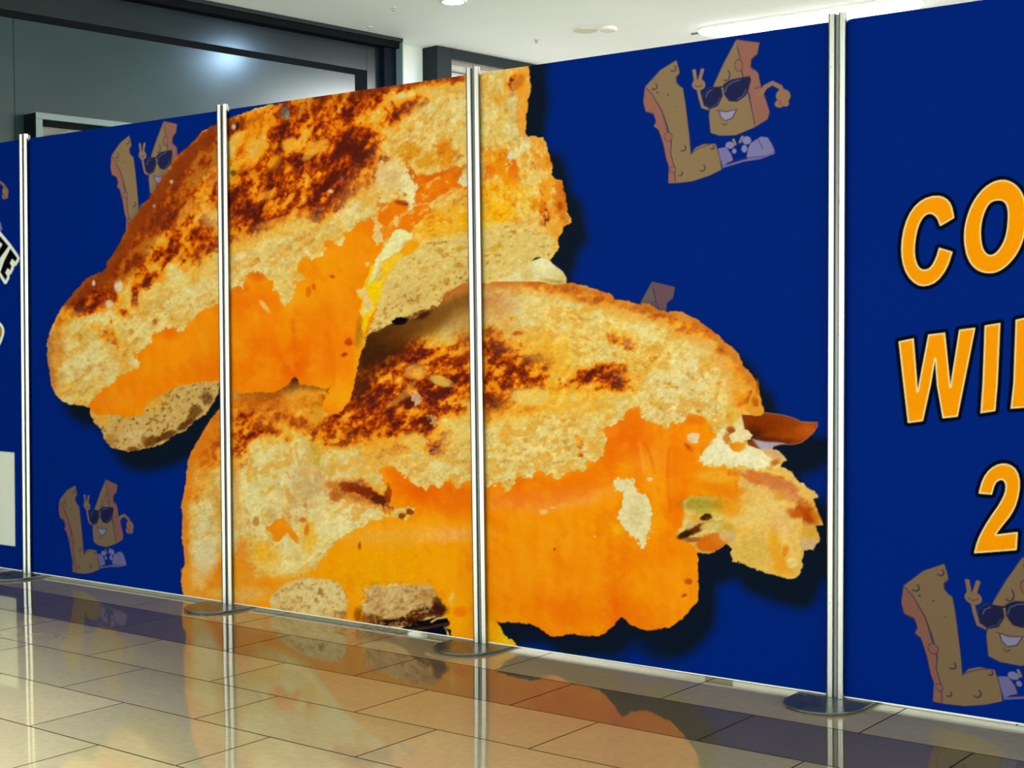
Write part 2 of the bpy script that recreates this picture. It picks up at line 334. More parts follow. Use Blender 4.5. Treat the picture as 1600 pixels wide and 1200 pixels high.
# ---- lower sandwich
def lower():
    # toastness: (amount, x, y, rx, ry, angle)
    R = [(t, x, y, rx, ry, a) for x, y, rx, ry, a, t in [
        (560,600,55,48,-15,.62),(600,560,60,30,-12,.5),(640,575,60,28,-5,.45),(690,560,45,30,0,.42),(700,600,45,28,10,.55),(610,655,60,42,25,.75),(570,640,35,35,0,.55),(650,660,40,26,35,.6),(525,672,26,20,0,.85),(530,693,26,8,5,.6),
        (680,615,26,18,10,.45),(640,610,30,20,20,.4),(715,580,22,26,0,.4),(735,560,18,40,0,.4),(585,703,12,12,-30,.9),(665,690,22,10,35,.6),(690,675,14,9,40,.5),(720,645,9,9,0,.7),(700,640,20,10,10,.4),
        (770,530,22,22,0,.62),(775,560,18,26,0,.45),(815,560,45,18,15,.55),(845,565,26,22,20,.5),(785,610,30,30,-10,.72),(830,595,28,14,0,.62),(840,590,12,9,0,.35),(770,640,18,20,0,.5),(820,640,20,7,0,.5),(805,600,20,22,0,.4),
        (905,600,34,16,-5,.6),(940,585,40,14,5,.6),(975,600,24,14,10,.5),(910,580,25,8,-10,.4),(960,575,24,8,-10,.35),(925,600,30,12,0,.25),
        (962,528,16,9,0,.6),(985,540,14,7,0,.45),(890,508,10,8,0,.3),(985,545,10,16,0,.2),(800,497,8,6,0,.35),(810,520,10,4,0,.4),
        (812,645,10,5,0,.5),(835,640,12,4,-10,.35),(865,640,10,3,-20,.35),(787,677,5,6,0,.6),(675,706,5,5,0,.55),(905,690,6,18,-15,.6),(907,712,5,4,0,.4),(925,640,7,9,0,.3),(770,730,7,10,0,.3),(815,725,9,6,0,.3),
        (830,437,60,9,8,.48),(880,455,50,10,15,.45),(930,465,50,12,15,.35),(1000,483,50,9,16,.5),(1050,500,40,12,25,.42),(1020,487,20,5,12,.2),(1060,515,16,10,45,.3),(1095,512,30,12,35,.3),(1110,520,14,6,40,.2),(1140,560,20,12,60,.35),(1125,545,14,8,30,.35),(1160,580,16,14,60,.25),
        (1175,605,14,22,70,.4),(1182,625,9,26,75,.5),(1155,615,10,16,90,.45),(1183,640,10,10,0,.35),(1150,625,8,10,0,.25),(1140,650,6,14,0,.3),(970,505,10,5,0,.2),(920,470,26,4,20,.3),
        (370,650,40,45,-50,.36),(330,700,30,45,-70,.36),(310,760,22,40,80,.3),(400,640,50,25,-10,.33),(460,640,60,22,0,.3),(425,670,14,15,20,.4),(470,662,22,14,40,.42),(452,685,8,6,0,.5),(395,690,35,20,-10,.3),(375,725,14,14,0,.25),(400,640,10,6,0,.3),(440,650,10,8,0,.3),(330,730,20,10,0,.22),(300,800,18,20,90,.2),(495,680,6,10,0,.3),
        (292,850,9,60,90,.3),(295,900,14,45,90,.3),(300,830,14,30,90,.16),(340,870,9,40,90,.12),
        (545,762,22,13,10,.72),(575,770,26,14,25,.72),(598,785,18,14,30,.75),(605,770,6,14,0,.5),(525,770,12,10,0,.4),(524,778,9,6,0,.3),(570,790,30,8,20,.25),(630,805,7,6,0,.7),(643,800,6,5,0,.6)]]
    T = toast(R, .08, 41, amp=.30, ang=-25, st=1.5)
    col = ramp(T)
    GOLD = np.clip(toast.last*1.0, 0, 1)
    IMG[:] = col
    # pale and buttery zones of the crust
    blobs([((238,206,118),850,480,90,22,10,.5),((244,204,92),870,540,60,22,0,.55),((240,210,124),1000,510,60,22,20,.5),((242,186,46),880,560,30,22,0,.5),((246,192,60),850,620,50,14,0,.6),((236,206,124),840,690,90,32,-5,.6),((238,208,120),740,690,40,34,0,.5),((236,214,150),1090,600,40,40,0,.6),((228,200,132),1060,640,50,34,0,.6),((240,206,106),1040,560,40,20,0,.5),((238,196,90),1120,590,16,30,0,.4),
           ((224,200,124),430,740,60,36,-10,.7),((220,196,128),330,800,26,60,90,.0),((218,190,124),325,830,20,66,0,.75),((210,176,124),480,760,34,40,0,.6),((224,188,120),560,730,50,24,0,.55),((232,210,146),435,712,12,16,0,.6),((226,200,120),400,800,36,30,0,.6),((196,150,52),495,715,8,20,-10,.6),((226,200,140),520,800,60,30,-10,.5),((236,214,140),545,812,50,22,-15,.7),((230,206,140),470,860,50,34,-30,.7),((212,170,110),440,800,24,16,0,.5),
           ((232,194,110),620,712,40,16,10,.6),((230,200,120),680,740,50,14,0,.5),((222,184,116),640,745,40,10,15,.4)])
    blobs([((246,178,48),860,640,80,14,0,.55,1,.3),((248,182,40),900,620,60,16,0,.5,1,.3),((244,170,40),770,660,60,16,0,.4,1,.3),((246,186,60),1010,560,40,30,0,.3,1,.3),((246,176,44),860,540,30,22,0,.55,.8,.3),((244,176,50),620,730,60,10,0,.3,1,.3),((240,160,40),600,700,60,14,10,.4,1,.3),((248,190,70),930,510,60,20,0,.35,1,.3),((240,170,70),1120,560,24,60,-30,.4,1,.3),((238,150,30),1160,620,16,50,-10,.6,1,.3)])
    for pts, r_, al, cc in (([(760,432),(820,434),(880,446),(940,458),(1000,478),(1060,490),(1110,514),(1140,542),(1165,578),(1185,610)], 8, .75, (206,112,34)), ([(800,450),(880,462),(960,486),(1040,506),(1100,536),(1140,580)], 9, .4, (230,150,56)),
                           ([(345,640),(320,680),(300,715),(290,760),(286,820),(288,880),(286,930)], 8, .7, (228,124,24)), ([(360,640),(335,690),(312,730),(302,770)], 16, .45, (236,140,40)), ([(370,625),(430,620),(500,622)], 18, .6, (224,124,28)), ([(400,650),(460,655),(500,660)], 18, .35, (236,150,50))):
        poly(cc, line_poly(pts, r_), warp=7, fine=2, soft=11, alpha=al)
    # vertical streaks in the torn bread
    st = rnoise(9, 26, 3.2, 82); w = box(300, 690, 540, 880)
    m = full([(375,720),(450,690),(500,700),(520,770),(470,860),(400,850),(300,880),(296,780)], soft=20)
    mix(w, np.clip(st[w], 0, 1)*m[w]*.4, (196, 150, 96)); mix(w, np.clip(-st[w], 0, 1)*m[w]*.45, (240, 222, 164))
    torn([(300,740),(370,722),(470,700),(560,716),(590,770),(600,805),(500,880),(440,900),(320,900),(300,820)], 701, 70, .5, su=34, sv=16)
    torn([(600,700),(740,670),(900,650),(940,690),(930,730),(800,760),(650,750)], 711, -10, .6)
    torn([(980,560),(1080,545),(1130,600),(1125,690),(1040,670),(980,620)], 721, 20, .9)
    torn([(780,470),(900,470),(1040,510),(1090,560),(960,590),(880,540),(780,520)], 731, 10, .6)
    for q, cc, al in (([(378,745),(400,715),(425,702),(440,706),(448,722),(430,760),(420,800),(390,800)], (226,206,134), .7), ([(430,870),(445,845),(470,850),(500,820),(540,800),(590,800),(560,822),(520,842),(490,870),(470,892),(440,886)], (238,220,160), .8), ([(520,800),(540,780),(580,796),(600,800),(540,815)], (238,222,160), .7), ([(310,800),(322,780),(330,830),(322,890),(312,900)], (230,208,150), .7),
                      ([(455,745),(475,720),(500,742),(510,775),(480,800),(462,790)], (208,172,116), .6), ([(486,690),(500,686),(504,710),(498,735),(488,716)], (206,156,40), .7), ([(514,706),(524,706),(526,740),(516,748)], (214,160,40), .6)):
        poly(cc, q, warp=9, fine=4, soft=7, alpha=al)
    # crumb texture
    cr = full([(540,700),(640,690),(735,680),(870,640),(940,690),(940,740),(800,765),(660,760),(590,730),(540,760)], soft=16)+full([(960,590),(1110,560),(1130,690),(1040,670)], soft=20)
    p = vnoise(77, 5, 8)+.5*vnoise(78, 3)
    mix((slice(None), slice(None)), np.clip(p-.55, 0, 1)*cr*.9, (196, 140, 52)); mix((slice(None), slice(None)), np.clip(-p-.5, 0, 1)*cr*.5, (246, 228, 168))
    relief(900)
    # shade the picture shows under the upper sandwich
    poly((44, 20, 8), [(556,560),(570,522),(600,508),(640,494),(690,472),(735,452),(752,470),(700,500),(640,530),(600,560),(566,572)], soft=30, alpha=.85)
    blobs([((52,22,8),585,548,42,26,-25,.85),((60,28,6),600,530,50,16,-25,.75),((120,66,14),650,512,60,22,-20,.6),((150,92,26),700,485,50,18,-22,.6),((176,122,50),735,500,30,40,0,.45),((90,46,10),560,590,20,30,0,.5),((196,146,90),725,510,16,20,0,.35)])
    blobs([((12,6,10),626,500,14,7,-15,1,.25,.2),((22,10,8),612,503,8,5,0,.9,.3),((48,20,8),660,492,14,6,-25,.8,.6)])
    blobs([((196,120,84),775,470,30,14,-10,.5),((200,96,26),790,440,34,8,0,.7),((206,140,70),772,485,14,10,0,.4),((214,158,96),790,500,30,30,0,.4)])
    poly((226,196,160), [(640,620),(650,613),(662,618),(660,630),(650,632)], warp=6, fine=5, alpha=.75); poly((232,190,130), [(662,650),(680,648),(692,662),(680,668)], warp=6, fine=5, alpha=.6)
    poly((224,176,70), [(600,640),(640,600),(650,595),(640,620)], warp=4, soft=5, alpha=.5)
    blobs([((244,196,90),650,690,22,12,0,.9,.3,.2),((238,176,60),645,680,10,6,0,.6),((240,196,80),690,595,18,8,20,.8,.3,.2),((236,180,80),650,580,18,12,0,.6,.4,.2),((238,196,96),830,620,30,12,0,.9,.25,.2),((240,200,100),720,680,26,14,0,.6)])
    blobs([((70,26,6),462,592,14,12,0,.95),((120,60,16),440,606,30,7,-8,.7),((110,50,12),500,604,26,6,0,.7),((150,80,20),400,616,40,7,0,.6),((196,96,20),720,446,40,14,-10,.8),((180,90,24),690,462,20,10,-30,.7),((206,110,40),790,436,40,8,0,.7)])
    blobs([((206,104,16),330,670,12,50,28,.45),((214,116,16),310,720,14,40,14,.45),((222,130,24),292,800,7,70,0,.5),((220,120,20),292,890,7,40,0,.5)])
    # darker fold left of the drip end
    blobs([((206,132,18),500,640,14,20,0,.6),((220,150,30),480,620,20,14,0,.4),((196,92,14),380,626,40,7,0,.5)])
    # melted cheese
    CH = [(592,732),(605,729),(617,730),(632,742),(650,757),(660,762),(668,766),(672,756),(681,756),(687,762),(697,752),(705,750),(712,762),(717,766),(727,752),(737,750),(750,757),(765,762),(780,755),(795,768),(803,762),(810,743),(830,745),(837,738),(845,735),(855,745),(862,740),(870,748),(877,747),(885,738),(900,737),(915,736),(920,718),(932,722),(944,714),(947,700),(948,684),(942,670),(958,664),(972,657),(980,644),(990,636),(1000,634),(1006,655),(1025,659),(1043,674),(1050,658),(1064,664),(1077,647),(1092,648),(1104,655),(1110,667),(1121,680),(1105,695),(1094,722),(1110,730),(1128,730),(1150,735),(1160,745),(1150,770),(1122,775),(1080,776),(1066,780),(1069,800),(1067,820),(1057,836),(1066,842),(1082,852),(1095,870),(1096,930),(1070,990),(960,1000),(860,1000),(780,985),(816,1012),(816,1060),(712,1060),(700,985),(688,958),(672,915),(600,913),(572,920),(566,950),(575,1000),(400,1000),(360,960),(340,930),(345,905),(400,915),(470,900),(487,895),(510,865),(530,838),(560,825),(575,817),(615,807),(635,812),(650,800),(640,790),(620,795),(612,790),(610,770),(600,750)]
    MC = full(CH, warp=2.6, fine=2.6, soft=1.5)
    keep = IMG.copy()
    IMG[:] = (250, 148, 4)
    blobs([((250,164,0),640,880,110,44,0,.9),((244,166,0),560,900,60,30,0,.7),((246,118,4),700,775,70,22,15,.9),((240,104,0),640,755,40,22,30,.8),((246,120,0),830,770,60,16,-5,.7),((236,92,0),970,680,40,30,0,.85),((240,106,4),1000,690,70,30,10,.7),((250,150,20),1030,730,24,40,0,.5),((240,100,0),1060,770,14,60,0,.75),((246,120,0),1080,720,24,40,0,.5),((252,160,74),890,778,70,14,-12,.75,.8,.3),((252,156,80),780,782,40,12,0,.6,.8,.3),((250,160,70),850,780,70,12,0,.55),((250,176,100),705,835,50,12,0,.8,.8,.5),((236,180,80),600,838,60,14,0,.55),((250,172,30),660,820,50,10,0,.5),
           ((246,124,2),820,900,60,40,0,.55),((250,132,4),900,880,80,50,0,.5),((248,112,2),880,955,50,35,0,.75),((240,92,0),965,950,20,42,0,.8),((238,88,0),960,910,16,50,0,.45),((250,140,6),910,900,40,40,0,.5),((252,134,4),1030,900,50,40,0,.6),((252,150,10),1070,930,20,40,0,.7),((246,112,4),1010,965,50,20,0,.6),((254,154,10),830,890,30,30,0,.6),((250,160,20),880,850,30,20,0,.4),((248,120,0),1060,860,30,20,0,.5),((236,96,0),990,800,10,60,8,.4),((252,120,0),740,920,30,50,0,.35),
           ((250,170,4),715,960,24,40,0,.8),((252,150,10),742,900,18,60,0,.5),((250,150,40),485,930,60,14,0,.3),((246,190,10),790,998,22,16,40,.9),((246,170,8),770,985,14,20,0,.8),((252,120,4),720,955,10,8,0,.9,.4),((250,196,120),707,935,4,10,10,.7),((238,150,10),1130,765,40,12,0,.5),((246,136,2),1110,750,50,20,0,.7),((240,130,20),365,900,20,40,0,.5)], within=None)
    st2 = rnoise(19, 60, 9, 90); mix((slice(None), slice(None)), np.clip(st2, 0, 1)*.10, (255, 190, 40)); mix((slice(None), slice(None)), np.clip(-st2, 0, 1)*.10, (228, 84, 0))
    mix((slice(None), slice(None)), np.clip(N_MID, 0, 1)*.18, (255, 180, 60))
    # creases
    poly((240,104,4), [(600,736),(640,760),(735,764),(800,766),(880,750),(945,716),(960,700),(960,760),(880,785),(800,790),(700,800),(660,790)], warp=9, soft=18, alpha=.55)
    blobs([((226,92,6),824,750,26,8,-10,.6),((230,90,4),700,765,30,9,0,.6),((226,84,2),660,770,20,8,20,.5),((236,120,10),1000,650,14,12,0,.6),((222,96,10),1085,655,16,8,0,.7),((206,84,10),1052,652,9,5,0,.7),((244,150,50),1016,720,30,16,0,.4)])
    for pts in ([(1008,690),(1018,715),(1024,740)], [(1046,700),(1044,740),(1048,800)]):
        poly((226,90,0), line_poly(pts, 2), soft=6, alpha=.5)
    poly((255,168,70), line_poly([(1000,690),(1008,740),(1012,730)], 2), soft=6, alpha=.5)
    blobs([((234,196,150),865,793,4,2,0,.7,.4),((250,190,120),850,800,6,4,0,.8,.4),((240,196,150),1016,749,5,3,0,.9,.3),((150,60,10),867,858,2,2,0,.8,.4),((170,60,20),563,853,2.5,6,0,.8,.4),((190,70,10),1077,909,6,5,0,.85,.4,.3),((180,60,10),1070,930,5,3,-20,.85,.4,.3),((246,196,150),930,838,2,1.5,0,.7,.4),((220,80,20),1078,700,8,4,40,.7,.5,.4),((200,60,10),1074,696,6,2,40,.7,.5)])
    cheese = IMG.copy(); IMG[:] = keep*(1-MC[..., None])+cheese*MC[..., None]
    # thin brown-orange edge where bread meets cheese
    # pale torn bread on the cheese
    W = (232, 214, 160)
    poly(W, [(958,753),(968,748),(975,746),(982,750),(992,749),(995,760),(1002,775),(1008,770),(1016,776),(1017,785),(1021,800),(1018,815),(1018,832),(1012,845),(1004,857),(996,851),(1001,840),(992,842),(985,835),(978,826),(968,812),(963,800),(972,797),(971,782),(975,772),(962,766)], warp=3.5, fine=3.6)
    blobs([((214,186,124),995,805,12,18,0,.5,.6,.3),((246,180,20),965,828,8,8,0,.7,.6)])
    poly((240,200,150), [(1074,680),(1080,676),(1094,678),(1092,692),(1082,694),(1075,688)], warp=2, fine=1)
    poly((240,224,176), [(1094,722),(1100,705),(1110,694),(1120,684),(1124,676),(1132,668),(1138,674),(1134,682),(1142,690),(1150,700),(1165,694),(1180,690),(1200,702),(1216,716),(1206,726),(1180,734),(1160,728),(1130,728),(1110,726)], warp=4, fine=3.6)
    blobs([((244,232,196),1128,700,14,12,0,.6),((246,236,206),1160,712,20,9,0,.7),((238,140,8),1152,697,12,9,20,.9,.3,.3),((224,170,60),1145,660,8,20,0,.6,.5,.3),((236,214,160),1160,670,12,16,0,.8,.4,.3),((240,224,170),1158,682,14,8,0,.9,.3,.3),((150,66,20),1143,672,8,6,30,.85,.4,.3),((198,110,30),1137,684,6,8,0,.8,.4,.3),((170,80,50),1165,686,8,3,20,.7,.4)])
    # right-hand torn chunk
    poly((236,186,92), [(1144,856),(1122,838),(1130,820),(1128,800),(1150,790),(1180,768),(1200,742),(1220,728),(1300,760),(1300,920),(1150,900)], warp=4, soft=3)
    blobs([((240,150,14),1135,790,26,14,20,.85,.5,.2),((236,130,8),1140,770,40,12,15,.8,.5,.2),((240,180,60),1120,745,30,10,0,.6,.5,.2),((232,168,90),1170,752,20,8,20,.8,.5,.3),((206,96,30),1190,748,44,10,14,.75,.4,.5),((214,128,70),1225,768,40,10,28,.8,.4,.4),((206,110,60),1235,760,16,7,30,.7,.4,.4),((236,190,100),1180,778,24,10,0,.8,.5,.3),((224,140,30),1218,775,8,8,0,.8,.4,.3),((176,66,8),1260,800,22,14,55,.95,.35,.4),((168,58,6),1268,812,14,10,20,.7,.5,.4),((196,84,10),1245,802,14,8,20,.85,.4,.4),((226,132,20),1276,806,8,14,-20,.6,.5,.3),((236,160,60),1262,785,12,8,0,.5,.5),
           ((218,160,50),1265,835,14,16,0,.8,.4,.3),((206,170,140),1268,850,12,7,-10,.85,.4,.2),((206,176,150),1256,848,4,12,0,.7,.4),((214,172,74),1175,860,26,24,0,.7,.7,.1),((236,200,120),1190,800,36,20,-30,.6,.7),((232,160,26),1212,855,10,26,-10,.8,.6,.2),((236,150,16),1225,885,18,14,0,.7,.6,.2),((228,120,20),1228,860,5,10,15,.8,.4,.3),((240,214,136),1238,878,9,9,0,.8,.3,.2),((240,200,110),1230,835,12,16,0,.6,.6,.2),((230,176,120),1222,815,14,20,-40,.5,.6,.2),((240,180,70),1160,830,16,6,0,.8,.4,.3),((226,170,90),1255,860,3,20,0,.4)])
    blobs([((150,128,24),1098,788,30,12,0,.7,.6,.2),((206,176,60),1110,802,18,8,0,.7,.5,.2),((60,28,10),1104,808,9,5,-10,.95,.3,.3),((176,150,20),1128,822,22,8,20,.6,.5),((90,34,6),1085,828,18,7,-25,.95,.35,.3),((56,26,8),1070,836,12,5,-20,.95,.35,.3),((214,176,110),1080,820,9,6,-30,.9,.35,.3),((222,186,104),1112,822,18,6,-10,.9,.35,.3),((150,82,24),1085,843,18,4,0,.85,.4,.2),((214,100,14),1112,848,24,14,-10,.95,.3,.2),((226,130,30),1125,842,12,10,0,.6,.5),((214,180,120),1132,836,7,9,0,.8,.4,.2),((206,168,140),1145,840,5,12,0,.6,.5)], within=full([(1050,770),(1200,770),(1170,850),(1137,850),(1120,868),(1090,866),(1084,850),(1050,842)], soft=3))
    # underside bread seen below the cheese
    U = (208, 166, 104)
    poly((222,190,120), [(422,940),(432,922),(450,908),(478,902),(505,904),(525,908),(538,922),(542,940),(544,962),(536,968),(520,967),(430,965)], warp=3, fine=1.2)
    poly(U, [(572,918),(590,915),(615,917),(640,914),(665,913),(680,922),(687,935),(692,947),(694,958),(684,964),(664,962),(640,976),(580,982),(563,964),(566,946),(574,946)], warp=2.5, fine=1.2)
    blobs([((230,206,142),500,930,30,16,0,.6,.6,.2),((200,150,70),450,945,20,12,0,.4,.6,.3),((150,86,20),538,960,6,6,0,.8,.4,.4),((120,56,12),565,966,5,7,0,.7,.4,.4)])
    p2 = vnoise(178, 4, 4)+.5*vnoise(79, 8)
    m = full([(430,925),(480,904),(530,910),(545,965),(430,965)], soft=6)+full([(572,920),(665,915),(690,955),(640,975),(565,970)], soft=6)
    mix((slice(None), slice(None)), np.clip(p2-.35, 0, 1)*m*.9, (150, 96, 36)); mix((slice(None), slice(None)), np.clip(-p2-.45, 0, 1)*m*.5, (240, 216, 156))
    blobs([((64,22,8),675,955,24,9,-10,.95,.35,.4),((84,32,8),655,962,20,8,-15,.9,.35,.5),((58,18,6),630,972,30,7,0,.95,.35,.4),((44,12,6),600,974,24,6,0,.95,.35,.4),((110,50,10),585,966,12,6,0,.8,.4,.4),((70,24,8),684,942,8,10,0,.8,.4,.5),((176,116,50),668,930,14,10,0,.5,.6,.3)])
    poly((8,8,14), [(640,976),(665,968),(690,962),(700,966),(704,974),(690,976),(650,984),(620,984)], warp=1.5, soft=1.5)
    poly((64,36,20), [(628,984),(660,979),(704,971),(702,978),(640,992)], warp=1, soft=1.5)
    poly((4,10,34), [(640,988),(692,978),(698,984),(700,995),(710,998),(716,1001),(700,1008),(640,1000)], soft=1.5)
    poly((250,150,0), [(556,950),(564,946),(570,960),(566,975),(545,975),(543,955)], soft=2)
    poly((226,176,96), line_poly([(674,972),(684,966),(698,964)], 1.5), soft=1.5); poly((220,170,100), line_poly([(575,950),(586,962),(589,975)], 1.2), soft=1.5, alpha=.7)
    blobs([((206,110,20),560,772,48,16,20,.55,.7,.4),((150,54,12),545,761,17,8,8,.95,.35,.7),((126,42,12),572,768,20,8,22,.95,.35,.7),((92,30,12),594,781,17,9,32,.95,.35,.6),((140,50,14),607,770,5,14,0,.8,.35,.6),((196,100,24),524,776,9,7,0,.8,.4,.5),((206,120,40),522,758,8,6,0,.6,.4,.5),((120,40,14),628,806,6,5,0,.8,.35,.5),((130,44,14),642,800,6,5,40,.8,.35,.5)])
    # orange patches inside the left bread
    torn([(420,925),(480,900),(545,910),(545,970),(430,968)], 801, -20, .8, cream=(232,208,150), amber=(190,140,76), su=8, sv=6)
    torn([(565,915),(670,910),(695,950),(640,980),(565,980)], 811, -10, .8, cream=(226,190,130), amber=(160,104,50), su=8, sv=6)
    blobs([((110,56,20),575,968,14,10,0,.6,.5,.5),((90,44,16),560,960,6,10,0,.5,.5,.4),((60,24,10),685,950,10,9,0,.8,.4,.5)])
    for q, cc, al in (([(286,880),(300,870),(318,880),(330,905),(345,880),(362,900),(380,880),(400,905),(420,890),(440,900),(430,925),(400,930),(380,950),(330,945),(285,935)], (238,150,34), .8), ([(352,880),(372,868),(392,876),(404,896),(386,912),(360,906)], (232,130,20), .7), ([(398,846),(414,852),(428,870),(420,888),(404,880)], (242,178,40), .7), ([(484,818),(496,830),(494,858),(484,872),(474,852)], (240,176,40), .6)):
        poly(cc, q, warp=8, fine=3, soft=5, alpha=al)
    blobs([((228,206,160),318,880,14,34,10,.8,.5,.35),((232,214,150),470,850,30,24,-30,.6,.5,.35),((236,218,154),432,880,26,22,20,.6,.5,.35),((236,190,90),350,925,18,10,0,.6,.5,.35),((216,180,120),360,820,20,40,0,.35,.6,.35),((232,150,60),372,760,5,50,0,.4,.6,.3)])
    OR = (240, 138, 16)
    poly(OR, [(417,825),(430,812),(443,808),(455,820),(464,838),(467,848),(458,845),(450,832),(442,840),(437,846),(428,844),(425,832)], warp=2.5, fine=1)
    blobs([((240,170,26),420,870,20,14,20,.75,.6,.3),((240,170,20),482,840,14,26,0,.6,.6,.3),((224,110,10),480,828,4,8,10,.85,.4,.3),((236,130,14),352,895,20,26,0,.75,.6,.3),((236,130,20),330,900,10,16,0,.6,.5,.3),((230,120,20),378,860,10,20,0,.6,.5,.3),((240,160,40),400,905,50,14,0,.6,.6,.3),((244,150,16),440,905,40,6,-15,.7,.6,.2),((240,176,60),316,905,14,22,0,.4),((226,200,150),326,870,12,26,0,.7,.6,.2),((222,90,24),474,812,5,4,0,.8,.4),((196,120,40),478,790,3,4,0,.7,.4),((180,110,30),401,815,5,7,0,.7,.4,.3),((214,150,40),345,800,5,26,0,.6,.6),((240,208,124),450,885,30,14,0,.5),((226,200,140),390,930,30,10,0,.5),((236,214,150),520,830,20,14,-20,.6),((240,190,70),500,850,16,8,-30,.4)])

region(M2, lower)
def knife():
    IMG[:] = (146, 58, 4)
    blobs([((206,96,20),1262,672,16,12,-30,.8),((176,74,10),1240,680,20,8,0,.5),((110,34,4),1185,665,26,14,0,.6),((80,26,10),1200,688,30,5,5,.8),((60,20,14),1180,678,12,8,0,.7),((110,50,20),1236,688,10,3,0,.7)])
    poly((176,160,176), [(1176,686),(1196,690),(1216,691),(1228,693),(1210,697),(1208,706),(1190,704)], soft=4)
poly((160,120,110), grow(KNIFE, .9), soft=1.)
region(full(KNIFE, soft=1.), knife)
# bread edges that overlap the dark strip
poly((226,150,40), [(1166,642),(1172,622),(1180,600),(1187,612),(1191,628),(1196,643),(1190,649),(1180,649)], warp=1.5, fine=1)
blobs([((186,84,10),1180,628,6,8,0,.8,.4,.4),((190,90,10),1184,605,3,12,0,.7,.4,.3)])
poly((236,214,160), [(1140,680),(1150,672),(1162,670),(1170,673),(1178,680),(1176,686),(1160,690),(1145,690)], warp=2.5, fine=1)
poly((228,180,110), [(1190,702),(1206,702),(1217,705),(1224,712),(1230,718),(1222,723),(1205,716),(1195,709)], warp=1, fine=.5)
blobs([((210,150,120),1212,708,10,4,30,.6),((190,96,20),1212,722,8,5,-20,.8,.4,.3)])

def lump():
    IMG[:] = (226, 208, 150)
    blobs([((240,230,184),850,412,16,10,0,.8),((206,180,110),880,436,10,8,0,.8),((170,130,40),868,440,16,3,10,.7),((210,170,96),825,430,8,12,0,.7)])
region(full(LUMP, soft=1.3), lump)

